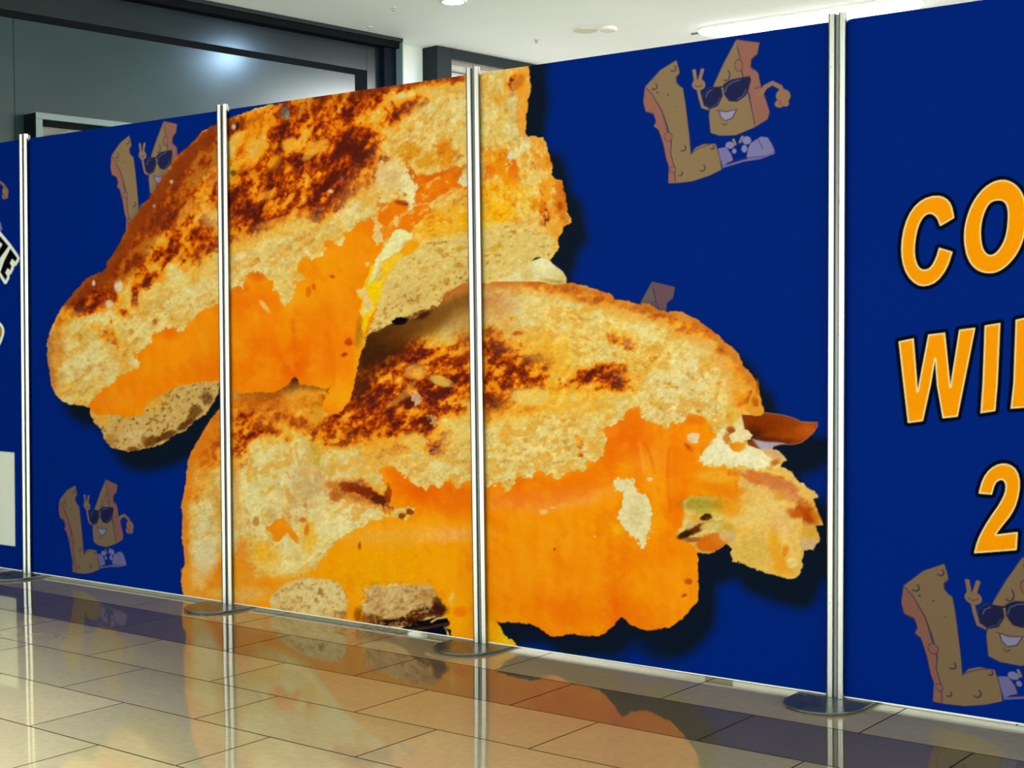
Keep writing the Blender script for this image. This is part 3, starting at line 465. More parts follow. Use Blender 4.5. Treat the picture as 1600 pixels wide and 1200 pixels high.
# ---- upper sandwich
def upper():
    R = [(t, x, y, rx, ry, a) for x, y, rx, ry, a, t in [
        (150,448,30,18,-35,.68),(180,425,30,18,-40,.72),(205,395,34,22,-50,.62),(225,355,44,20,-58,.66),(250,320,44,18,-58,.6),(280,275,50,16,-50,.62),(310,235,45,16,-48,.6),(338,212,30,16,-45,.55),(365,195,34,10,-30,.5),(390,185,26,10,-30,.45),
        (215,330,40,9,-58,.15),(300,290,50,18,-55,.36),(330,300,50,30,-55,.3),(270,350,40,22,-55,.42),(285,380,45,20,-20,.5),(320,360,40,20,-40,.42),(330,345,24,14,-60,.3),(280,345,14,18,-70,.35),(240,400,34,16,-20,.5),(260,395,26,12,0,.35),(320,395,26,12,-50,.65),(335,385,16,10,-10,.5),(340,350,12,7,0,.7),(300,395,24,8,0,.3),(345,330,14,8,-50,.2),
        (160,470,24,16,0,.7),(135,480,12,18,90,.45),(170,478,14,10,0,.3),(115,480,18,14,-45,.4),(95,510,12,22,-60,.42),(85,560,8,40,-88,.35),(86,600,8,20,-88,.3),(125,465,22,10,-40,.3),(90,500,10,10,0,.15),
        (226,436,13,11,20,.85),(252,432,8,9,0,.75),(244,430,5,5,0,.4),(211,452,5,16,-5,.6),(214,480,5,11,-20,.6),(195,490,10,7,30,.35),(176,508,3,12,-15,.5),(163,520,17,9,35,.85),(245,503,6,6,0,.75),(230,520,5,6,0,.5),(186,545,4,22,-25,.3),(264,465,5,5,0,.5),(275,500,6,5,0,.4),(216,505,10,4,0,.4),(92,523,4,4,0,.5),(200,540,20,12,0,.2),(290,410,14,8,0,.3),(288,420,6,4,30,.4),
        (375,335,20,34,-50,.75),(395,325,26,26,-50,.8),(432,325,36,26,-30,.95),(400,345,26,12,-30,.7),(370,375,16,14,0,.75),(395,365,12,12,0,.6),(370,300,20,16,-60,.5),(385,270,26,16,-60,.5),(425,280,16,22,-60,.75),(415,260,34,20,-50,.5),(460,290,14,18,70,.75),(455,245,34,22,40,.8),(480,265,22,18,60,.6),(385,225,34,10,-50,.2),(410,200,40,14,-55,.25),
        (470,175,42,20,-20,.85),(455,195,36,16,-10,.85),(490,195,34,16,-20,.65),(437,170,14,12,0,.6),(440,210,14,10,-40,.6),(370,200,24,9,-30,.35),(480,150,30,8,-10,.6),(535,152,34,10,-12,.75),(570,162,30,15,-15,.8),(545,182,22,12,-10,.6),(600,140,40,10,-12,.5),(650,128,50,10,-10,.6),(690,125,26,10,-10,.5),(625,172,30,14,-20,.75),(650,160,20,10,-20,.55),(620,195,7,12,0,.6),(600,150,24,12,-20,.3),(720,120,18,9,-10,.35),(505,170,16,16,0,.3),
        (530,250,42,50,-60,.85),(550,225,30,34,-50,.8),(515,275,36,22,-70,.85),(545,250,22,30,0,.3),(575,245,14,34,90,.6),(560,205,30,16,-10,.5),(512,265,24,24,0,.3),(570,215,14,18,0,.4),(525,295,30,12,0,.5),(497,320,20,24,80,.85),(508,325,18,16,0,.45),(535,300,14,16,-60,.65),(498,280,14,16,0,.35),(522,320,6,8,0,.5),(590,270,9,14,0,.3),
        (470,340,4,7,0,.5),(434,361,3,3,0,.5),(600,215,8,6,0,.5),(628,318,14,6,10,.7),(636,268,8,9,30,.6),(655,275,14,7,20,.45),(688,285,14,10,20,.5),(632,292,4,6,0,.3),
        (763,128,8,10,-20,.45),(805,125,14,9,0,.6),(797,135,10,8,-50,.5),(815,136,9,10,40,.45),(808,150,5,14,90,.3),(808,180,9,14,90,.45),(812,196,7,9,0,.3),(779,157,8,7,0,.3),(820,165,5,5,0,.2),(825,150,7,40,90,.16),
        (833,322,9,11,0,.5),(833,332,7,8,0,.2),(855,325,9,13,0,.75),(853,340,9,8,0,.3),(850,350,6,4,30,.6),(880,290,9,10,0,.6),(872,287,10,6,20,.4),(884,322,7,12,90,.65),(872,322,5,4,0,.5),(884,302,7,7,0,.3),(855,300,16,14,0,.3),(850,265,14,7,0,.25),(870,365,8,12,0,.3),(865,385,7,8,0,.25),(877,342,6,4,0,.4),(845,240,14,16,0,.2),(860,310,14,10,0,.2),(822,272,8,6,0,.35),(815,412,14,7,10,.35),(862,258,4,7,0,.4),(830,400,14,5,-10,.3)]]
    T = toast(R, .10, 91, amp=.30, ang=-55, st=1.9)
    IMG[:] = ramp(T)
    blobs([((226,190,112),690,180,50,34,-20,.5),((214,200,140),668,182,16,14,-30,.6),((228,196,124),625,240,30,26,0,.35),((226,186,110),600,300,50,34,-30,.5),((224,190,128),400,400,60,26,-10,.55),((232,202,120),430,370,50,16,-20,.5),((226,190,110),300,450,60,26,-20,.5),((222,196,130),270,480,50,22,-20,.5),((226,194,124),150,570,50,34,20,.6),((230,206,140),105,560,20,26,0,.6),((224,200,140),195,580,16,20,30,.4),((226,196,110),225,520,36,16,-30,.4),
           ((214,200,144),775,140,14,40,90,.0),((206,194,136),770,135,14,34,0,.6),((204,200,150),805,170,10,26,0,.7),((206,202,150),800,205,10,20,-10,.7),((208,200,150),805,222,6,12,0,.5),((206,200,160),822,225,6,14,-20,.7),((226,190,100),780,200,20,20,0,.4),((236,206,120),335,340,14,20,-70,.75),((226,200,124),480,370,30,26,-50,.5),((228,196,120),560,330,30,24,-30,.4),((240,180,60),330,420,50,12,-10,.35),((236,180,50),415,180,0.1,0.1,0,.0),
           ((244,170,44),455,226,14,9,-10,.9,.35,.3),((240,160,50),497,230,16,10,-20,.8,.35,.3),((244,186,60),485,242,14,5,-30,.6,.4,.3),((246,166,30),390,215,34,7,-28,.6,.5,.3),((244,160,30),405,240,26,8,-50,.7,.5,.3),((244,150,20),400,190,20,16,-40,.6,.6,.3),((240,150,30),430,255,16,8,-60,.5,.5,.3),((244,160,30),380,255,9,16,30,.5,.5,.3),((244,170,60),420,305,10,8,0,.6,.5,.3),((240,160,40),440,345,40,6,-15,.6,.5,.3),((244,170,60),290,330,26,7,-60,.6,.5,.3),((240,160,50),320,300,34,7,-55,.6,.5,.3)])
    # pale crust on the right part
    blobs([((234,170,50),700,330,40,12,-15,.6,.6,.2),((240,160,20),690,345,60,10,-15,.8,.6,.3),((244,170,20),700,362,30,8,-10,.6,.6,.3),((228,190,104),715,300,24,14,-20,.8,.5,.2)])
    relief(910)
    torn([(85,540),(120,490),(250,460),(345,420),(450,350),(560,300),(590,340),(520,390),(350,470),(230,530),(190,600),(110,625)], 741, -35, .65, su=22, sv=12)
    torn([(600,220),(640,190),(700,140),(745,150),(740,260),(640,260),(600,300)], 751, -60, .8)
    torn([(756,120),(800,110),(826,200),(860,230),(880,340),(840,400),(760,340)], 761, 80, .6)
    OA = (236, 120, 8)
    for q, cc, al in (([(648,345),(690,322),(735,300),(770,282),(812,285),(835,292),(850,315),(838,335),(800,345),(735,362),(690,368),(655,380),(640,370)], (242,172,34), .75), ([(700,345),(735,318),(770,300),(800,310),(810,335),(770,345),(735,352)], (246,172,8), .6), ([(640,300),(690,300),(735,282),(735,300),(690,318),(650,322)], (240,150,30), .5),
                      ([(826,216),(850,216),(862,262),(880,284),(888,335),(893,348),(876,368),(862,392),(850,380),(862,340),(850,300),(838,260)], (234,146,34), .7), ([(868,282),(881,284),(888,330),(892,346),(880,346),(868,320)], (196,96,24), .6), ([(812,108),(827,106),(830,140),(824,170),(820,212),(806,214),(812,180),(808,150),(800,128)], (236,150,40), .7), ([(330,390),(400,366),(470,345),(500,352),(430,368),(360,400)], (242,180,60), .4)):
        poly(cc, q, warp=8, fine=4, soft=5, alpha=al)
    blobs([((206,96,14),848,322,5,10,10,.8,.4,.4),((214,110,16),838,318,5,12,0,.7,.4,.4),((170,66,12),876,322,6,6,0,.7,.4,.5),((180,70,14),884,300,4,10,0,.7,.4,.5)])
    # amber and orange crust hollows
    blobs([((214,140,18),640,238,17,14,0,.85,.35,.25),((216,146,26),665,252,26,16,20,.7,.5,.25),((220,130,14),696,240,13,26,-5,.85,.4,.2),((206,150,20),617,236,7,6,0,.6,.5,.3),((226,150,60),660,225,20,20,0,.2)])
    poly(OA, [(632,265),(642,262),(652,272),(668,276),(690,268),(715,258),(722,262),(726,275),(735,300),(720,295),(708,292),(700,300),(690,305),(672,318),(660,318),(652,312),(645,300),(640,285)], warp=3.5, fine=1.5, soft=2)
    poly(OA, [(592,330),(600,318),(615,316),(640,322),(660,320),(672,320),(676,330),(662,340),(656,345),(650,352),(640,362),(625,356),(612,366),(600,375),(590,366),(600,350),(590,345)], warp=3.5, fine=1.5, soft=2)
    poly((236,150,16), [(755,232),(770,238),(790,232),(800,240),(812,262),(808,285),(795,290),(790,300),(775,270),(757,278)], warp=3, soft=5)
    blobs([((216,90,6),765,268,9,9,0,.8,.5,.3),((216,80,8),802,258,9,9,0,.8,.4,.3),((236,120,10),803,275,9,18,0,.8,.5,.2),((228,132,10),822,272,7,5,0,.5,.5,.3),((208,206,196),800,243,8,6,0,.95,.3,.15),((246,172,8),775,300,24,18,0,.6,.7,.2),((246,180,10),775,330,24,28,0,.65,.7,.2),((244,176,20),795,300,20,14,0,.5,.7,.2),((248,170,4),735,350,12,10,0,.3),((240,176,60),772,282,4,20,-20,.6),((240,176,40),840,300,24,18,0,.4),((238,204,120),835,300,12,7,-20,.8,.5,.3),((232,206,130),815,330,10,20,-30,.5,.7,.2),((234,206,130),800,360,44,12,0,.7,.7,.2),((222,182,100),820,355,14,8,0,.6,.5,.3),((234,200,110),845,270,16,8,20,.6,.5,.3),((230,196,120),790,375,50,12,0,.6,.7,.1),((240,190,90),842,370,16,14,0,.5,.7,.2)])
    poly((236,214,160), [(634,268),(640,270),(645,280),(652,290),(650,305),(645,325),(640,328),(637,315),(638,300),(628,285)], warp=2.5, fine=1.5)
    poly((232,214,170), [(724,270),(733,274),(735,290),(724,292),(716,284)], warp=2.5, fine=1.5)
    for pts, r_, al in (([(100,480),(130,448),(165,425),(190,385),(225,330),(260,280),(300,235),(340,203),(372,188)], 12, .8), ([(150,450),(190,415),(235,350),(292,275),(340,230)], 24, .55), ([(455,170),(520,155),(600,138),(700,118)], 6, .45), ([(76,520),(78,570),(86,610)], 5, .5)):
        poly((142, 58, 16), line_poly(pts, r_), warp=9, fine=3, soft=12, alpha=al)
    blobs([((206,110,20),90,530,10,40,0,.5),((214,120,26),85,600,6,20,0,.4)])
    torn([(590,250),(640,215),(720,215),(760,230),(760,330),(700,345),(640,345),(600,360),(585,320)], 771, -35, .85, cream=(236,200,120), amber=(214,104,10))
    torn([(756,225),(850,225),(885,300),(880,350),(830,350),(756,345)], 781, 70, .9, cream=(240,206,120), amber=(226,120,14))
    torn([(640,345),(735,300),(830,300),(860,350),(735,372),(660,385)], 791, -15, .6, cream=(240,206,116), amber=(232,150,10))
    poly((204, 96, 14), [(637,256),(648,268),(656,278),(648,284),(640,276)], warp=3, fine=2, soft=3, alpha=.8)
    poly((214, 92, 8), [(655,272),(680,272),(700,264),(690,276),(668,284)], warp=4, fine=2, soft=5, alpha=.7)
    poly((236,218,160), [(628,288),(634,262),(641,268),(646,284),(652,296),(650,312),(645,330),(641,322),(638,306),(630,300)], warp=5, fine=4, soft=2)
    poly((230,204,150), [(590,262),(604,250),(622,252),(634,266),(630,290),(616,300),(600,296),(590,280)], warp=6, fine=4, soft=5, alpha=.75)
    blobs([((206,160,90),612,276,14,8,10,.5,.6,.4),((150,56,10),630,317,11,4,8,.8,.4,.5)])
    # lower slice, right: porous crumb
    P1 = [(620,400),(640,385),(660,378),(700,372),(735,366),(800,350),(870,370),(866,400),(840,402),(820,420),(790,436),(735,445),(700,465),(650,500),(600,520),(572,530),(560,520),(566,500),(590,470),(600,440)]
    w, a = pmask(P1, warp=3, soft=6)
    mix(w, a, (224, 190, 110))
    pm = np.zeros((PH, PW), np.float32); pm[w] = a
    p = rnoise(55, 9, 4.5, -14)+.45*vnoise(56, 3)
    mix(w, np.clip(p[w]-.45, 0, 1)*a*1.3, (190, 128, 26)); mix(w, np.clip(-p[w]-.4, 0, 1)*a*.7, (244, 222, 150))
    blobs([((200,140,30),720,388,7,4,-20,.7,.4),((190,130,30),718,415,8,4,0,.7,.4),((196,140,40),688,392,6,5,0,.7,.4),((180,120,36),643,472,6,6,0,.7,.4,.3),((186,126,36),700,440,5,6,0,.7,.4,.3),((198,140,40),663,422,8,5,0,.6,.4),((210,170,96),650,460,40,22,-25,.5,.8),((204,150,30),773,388,10,5,-20,.6,.5)])
    p3 = rnoise(57, 6, 4, -30)+.5*vnoise(58, 3)
    lo = full([(560,500),(640,455),(735,425),(735,445),(650,500),(575,530)], soft=14)
    mix((slice(None), slice(None)), np.clip(p3-.3, 0, 1)*lo, (150, 90, 26))
    blobs([((160,70,12),725,450,12,6,-20,.8,.4,.4),((170,80,16),705,462,14,8,-30,.8,.4,.4),((80,34,10),600,516,26,4,-22,.8,.4,.4),((110,50,12),660,489,16,4,-20,.8,.4,.4),((90,40,10),640,498,14,4,0,.7,.4,.4),((170,90,30),748,446,20,4,0,.6,.5,.3)])
    # lower slice, left
    P2 = [(140,640),(150,650),(178,648),(200,652),(222,648),(230,634),(245,620),(262,612),(285,602),(310,598),(345,596),(350,600),(345,640),(300,680),(210,715),(160,700),(150,665)]
    w, a = pmask(P2, warp=3, soft=3)
    # melted cheese
    CH = [(140,632),(150,615),(165,605),(180,595),(187,586),(197,584),(222,572),(213,560),(210,552),(226,546),(236,532),(240,522),(246,517),(262,512),(272,510),(284,520),(290,512),(298,505),(306,500),(308,490),(320,482),(328,480),(346,474),(356,472),(364,450),(372,446),(382,450),(386,430),(396,422),(405,424),(415,430),(425,440),(428,452),(436,457),(441,470),(446,478),(454,465),(462,452),(458,442),(470,438),(480,436),(470,425),(464,412),(474,402),(482,400),(486,410),(495,402),(507,400),(512,392),(508,378),(514,374),(522,378),(534,386),(540,372),(540,362),(552,358),(560,348),(572,346),(580,340),(586,350),(582,362),(590,374),(600,378),(600,390),(588,412),(580,430),(590,440),(600,440),(596,460),(590,478),(582,500),(572,525),(565,550),(560,572),(553,608),(547,628),(536,645),(518,650),(500,645),(505,625),(516,606),(490,610),(470,604),(460,592),(450,606),(430,616),(400,614),(364,616),(345,602),(320,602),(287,604),(268,612),(246,622),(232,634),(221,650),(207,656),(190,652),(175,652),(158,656),(146,662),(138,645)]
    MC = full(CH, warp=2.6, fine=2.6, soft=1.5)
    keep = IMG.copy()
    IMG[:] = (246, 136, 6)
    blobs([((244,152,4),500,440,60,50,0,.8),((244,148,8),560,400,40,60,0,.8),((244,142,10),330,530,70,30,-15,.6),((240,128,20),180,620,40,16,-20,.6),((238,112,2),375,590,60,30,0,.6),((238,100,0),450,560,50,40,0,.7),((232,84,0),462,585,16,18,0,.8),((244,120,4),520,540,40,60,0,.6),((246,132,4),500,590,40,14,0,.5),((248,140,10),420,600,30,14,0,.5),((236,96,4),390,470,36,14,0,.5),((222,90,10),378,452,12,9,0,.6,.5,.3),((224,90,12),405,430,14,8,0,.7,.5,.3),((238,90,4),270,522,14,8,0,.5),((232,100,6),320,580,40,14,0,.35),((250,150,10),260,570,40,14,-10,.5),((242,140,26),175,630,30,10,0,.4),((248,170,10),545,620,20,30,-70,.7),((248,164,10),565,530,6,50,8,.8),
           ((246,172,20),455,472,14,14,0,.7,.5,.3),((240,110,6),590,350,16,14,0,.5),((240,150,10),460,500,20,20,0,.4)])
    st2 = rnoise(29, 60, 10, 92); mix((slice(None), slice(None)), np.clip(st2, 0, 1)*.10, (255, 186, 40)); mix((slice(None), slice(None)), np.clip(-st2, 0, 1)*.12, (226, 80, 0))
    mix((slice(None), slice(None)), np.clip(N_MID, 0, 1)*.12, (255, 176, 50))
    poly((222,84,0), line_poly([(458,500),(462,540),(464,590)], 3), soft=12, alpha=.5)
    poly((226,90,4), line_poly([(512,520),(520,560),(522,600)], 2), soft=12, alpha=.3)
    blobs([((200,60,6),520,432,4,3,0,.8,.4,.3),((206,70,6),491,448,3,5,0,.7,.4,.3),((206,76,8),483,456,4,8,0,.6,.4,.3),((190,50,10),546,535,6,6,0,.8,.4,.4),((170,40,6),539,554,5,3,-20,.85,.4,.4),((236,180,90),448,462,8,14,-30,.6,.4,.4),((236,200,130),414,478,12,4,50,.7,.4,.4),((236,190,110),447,450,10,6,0,.5,.4,.4),((120,90,30),562,520,5,22,5,.45,.6)])
    # bright yellow strand
    poly((246,198,8), [(600,405),(620,400),(625,406),(612,420),(606,432),(599,447),(596,462),(591,476),(584,488),(576,500),(570,520),(566,512),(568,496),(562,486),(568,470),(560,462),(570,446),(577,430),(580,415)], warp=2, soft=3)
    poly((234,196,120), [(556,456),(566,452),(572,448),(576,462),(582,472),(586,468),(584,480),(572,492),(562,490),(568,478),(568,464)], warp=2.5, fine=1.5)
    cheese = IMG.copy(); IMG[:] = keep*(1-MC[..., None])+cheese*MC[..., None]
    poly((250,190,8), [(600,406),(622,398),(640,380),(655,378),(656,386),(645,396),(628,402),(615,420),(606,432),(600,445),(594,440)], warp=2, soft=4, alpha=.75)
    poly((238,156,14), [(625,392),(640,376),(655,372),(656,384),(646,394),(630,402)], warp=2, soft=3)
    # pale blob on the cheese
    poly((234,222,160), [(575,450),(578,438),(585,418),(588,405),(600,392),(605,380),(612,366),(620,358),(630,357),(642,364),(643,372),(632,378),(624,388),(616,400),(605,404),(596,412),(588,428),(582,440)], warp=2.5, fine=1.5)
    poly((230,190,120), [(584,352),(590,350),(596,362),(598,376),(590,385),(584,372)], warp=3, fine=2)
    blobs([((236,200,140),575,413,4,4,0,.8,.4),((240,224,170),620,345,4,8,0,.6,.4,.3),((236,196,120),652,370,6,6,0,.6,.5,.3)])
    w, a = pmask(P2, warp=2.5, fine=1.5, soft=2)
    mix(w, a, (204, 164, 92))
    p2 = rnoise(155, 5, 4, -40)+.5*vnoise(156, 3)
    mix(w, np.clip(p2[w]-.3, 0, 1)*a*1.2, (120, 76, 26)); mix(w, np.clip(-p2[w]-.35, 0, 1)*a*.6, (226, 194, 130))
    blobs([((240,160,40),160,655,14,8,30,.6,.6),((206,150,80),185,672,12,16,0,.6),((160,106,40),172,688,9,10,20,.6,.5,.4),((222,192,136),210,680,22,12,0,.6,.6,.3),((104,56,14),235,690,14,7,-20,.85,.4,.5),((84,40,10),262,680,16,5,-28,.85,.4,.5),((80,40,12),290,664,18,5,-35,.85,.4,.5),((90,50,14),305,642,12,9,-30,.75,.4,.6),((84,44,16),325,622,10,12,-40,.6,.5,.6),((120,60,14),210,702,10,4,0,.8,.4,.4),((236,156,30),245,630,18,10,-30,.5),((150,70,16),226,686,5,5,0,.6,.5)])
    # grey-green and white specks, as printed
    blobs([((96,100,80),446,176,7,9,10,.8,.4,.3),((130,140,130),450,180,3,6,10,.8,.4),((206,196,180),366,198,4,5,0,.9,.4),((50,26,12),372,197,3,7,0,.85,.4),((224,206,180),147,442,3,5,0,.9,.4,.3),((232,214,190),186,448,6,9,15,.85,.35,.5),((228,206,200),172,475,7,6,0,.8,.35,.5),((230,190,160),269,284,3,3,0,.8,.4),((220,170,140),242,322,2,3,0,.7,.4),((226,200,190),518,299,4,3,0,.8,.4,.3),((190,120,150),535,280,4,5,0,.4,.5,.3),((60,60,30),365,271,4,5,0,.7,.4),((200,120,60),284,403,4,4,0,.7,.4)])
region(M1, upper)
# tone variations inside the melted cheese and orange crust
O_ = (sstep(205, 235, IMG[..., 0])*sstep(70, 40, IMG[..., 2])*sstep(175, 150, IMG[..., 1])*Mall).astype(np.float32)
n1 = rnoise(601, 40, 26, 70)*.6+rnoise(602, 14, 10, 60)*.5+rnoise(603, 5, 4, 0)*.22
ALL = (slice(None), slice(None))
mix(ALL, sstep(.05, .7, n1)*O_*.26, (252, 170, 26)); mix(ALL, sstep(.05, .7, -n1)*O_*.26, (232, 104, 2))
# coarse crumb grain over all bread
B_ = Mall*(1-O_)*sstep(40, 70, IMG[..., 0])
g = rnoise(611, 3.2, 2.6, -25)*.6+rnoise(612, 6, 5, -40)*.5
IMG[:] = IMG*(1+.075*(g*B_)[..., None]*np.array([.8, 1.0, 1.4], np.float32))
# the pale lump tucked between the two halves stays behind the upper one; crust rim light
IMG[:] = np.clip(IMG, 0, 255)
# ------------------------------------------------------------------ helpers
def rgb(r, g, b): 
    f = lambda v: ((v/255.+.055)/1.055)**2.4 if v > 10 else v/255./12.92
    return (f(r), f(g), f(b), 1)
def mat(name, col, rough=.5, metal=0., spec=.5, ior=None):
    m = bpy.data.materials.new(name); m.use_nodes = True; b = m.node_tree.nodes['Principled BSDF']
    b.inputs['Base Color'].default_value = col if len(col) == 4 else (*col, 1)
    b.inputs['Roughness'].default_value = rough; b.inputs['Metallic'].default_value = metal
    b.inputs['Specular IOR Level'].default_value = spec
    if ior: b.inputs['IOR'].default_value = ior
    return m
def noisy(m, scale=8., amt=.12, rough_amt=.0, stretch=(1, 1, 1), bump=0.):
    """gives a plain material a procedural variation of tone, gloss and surface"""
    nt = m.node_tree; b = nt.nodes['Principled BSDF']; col = tuple(b.inputs['Base Color'].default_value)
    tc = nt.nodes.new('ShaderNodeTexCoord'); mp = nt.nodes.new('ShaderNodeMapping'); mp.inputs['Scale'].default_value = stretch
    n = nt.nodes.new('ShaderNodeTexNoise'); n.inputs['Scale'].default_value = scale; n.inputs['Detail'].default_value = 5
    nt.links.new(tc.outputs['Object'], mp.inputs['Vector']); nt.links.new(mp.outputs[0], n.inputs['Vector'])
    r = nt.nodes.new('ShaderNodeValToRGB'); nt.links.new(n.outputs['Fac'], r.inputs[0])
    r.color_ramp.elements[0].position = .3; r.color_ramp.elements[1].position = .7
    r.color_ramp.elements[0].color = tuple(c*(1-amt) for c in col[:3])+(1,); r.color_ramp.elements[1].color = tuple(min(1, c*(1+amt)) for c in col[:3])+(1,)
    nt.links.new(r.outputs[0], b.inputs['Base Color'])
    if rough_amt:
        mr = nt.nodes.new('ShaderNodeMapRange'); v = b.inputs['Roughness'].default_value
        mr.inputs['To Min'].default_value = max(0, v-rough_amt); mr.inputs['To Max'].default_value = v+rough_amt
        nt.links.new(n.outputs['Fac'], mr.inputs[0]); nt.links.new(mr.outputs[0], b.inputs['Roughness'])
    if bump:
        bp = nt.nodes.new('ShaderNodeBump'); bp.inputs['Strength'].default_value = bump; bp.inputs['Distance'].default_value = .002
        nt.links.new(n.outputs['Fac'], bp.inputs['Height']); nt.links.new(bp.outputs[0], b.inputs['Normal'])
    return m
def emit(name, col, st):
    m = bpy.data.materials.new(name); m.use_nodes = True; nt = m.node_tree
    b = nt.nodes['Principled BSDF']; b.inputs['Emission Color'].default_value = (*col, 1); b.inputs['Emission Strength'].default_value = st
    b.inputs['Base Color'].default_value = (.8, .8, .8, 1); return m
def link(name, me, m, parent=None, loc=(0, 0, 0), rz=0., smooth=False):
    o = bpy.data.objects.new(name, me); C.objects.link(o); o.location = loc; o.rotation_euler = (0, 0, rz)
    if m: me.materials.append(m)
    if parent: o.parent = parent
    if smooth:
        for p in me.polygons: p.use_smooth = True
    return o
def obj(name, bm, m, parent=None, loc=(0, 0, 0), rz=0., smooth=False):
    bmesh.ops.recalc_face_normals(bm, faces=bm.faces)
    me = bpy.data.meshes.new(name); bm.to_mesh(me); bm.free(); return link(name, me, m, parent, loc, rz, smooth)
def bx(bm, x0, x1, y0, y1, z0, z1, bev=0.):
    r = bmesh.ops.create_cube(bm, size=1); vs_ = r['verts']
    for v in vs_: v.co = Vector(((x0+x1)/2+v.co.x*(x1-x0), (y0+y1)/2+v.co.y*(y1-y0), (z0+z1)/2+v.co.z*(z1-z0)))
    if bev:
        es = list({e for v in vs_ for e in v.link_edges}); bmesh.ops.bevel(bm, geom=es, offset=bev, segments=2, affect='EDGES', profile=.5)
def box_obj(name, m, parent, *a, bev=0., **k):
    bm = bmesh.new(); bx(bm, *a, bev=bev); return obj(name, bm, m, parent, **k)
def prism(bm, pts, z0, z1, bev=0.):
    v0 = [bm.verts.new((x, y, z0)) for x, y in pts]; v1 = [bm.verts.new((x, y, z1)) for x, y in pts]; n = len(pts)
    bm.faces.new(v0[::-1]); top = bm.faces.new(v1)
    for i in range(n): bm.faces.new((v0[i], v0[(i+1) % n], v1[(i+1) % n], v1[i]))
    if bev: bmesh.ops.bevel(bm, geom=list(top.edges), offset=bev, segments=2, affect='EDGES')
def lathe(bm, prof, n=32):
    rings = [[bm.verts.new((r*math.cos(2*math.pi*i/n), r*math.sin(2*math.pi*i/n), z)) for i in range(n)] for r, z in prof]
    for a, b in zip(rings, rings[1:]):
        for i in range(n): bm.faces.new((a[i], a[(i+1) % n], b[(i+1) % n], b[i]))
    bm.faces.new(rings[0][::-1]); bm.faces.new(rings[-1])
def empty(name, loc, rz=0., label=None, cat=None, group=None, kind=None):
    o = bpy.data.objects.new(name, None); C.objects.link(o); o.location = loc; o.rotation_euler = (0, 0, rz); o.empty_display_size = .1
    return tag(o, label, cat, group, kind)
def tag(o, label=None, cat=None, group=None, kind=None):
    if label: o['label'] = label
    if cat: o['category'] = cat
    if group: o['group'] = group
    if kind: o['kind'] = kind
    return o

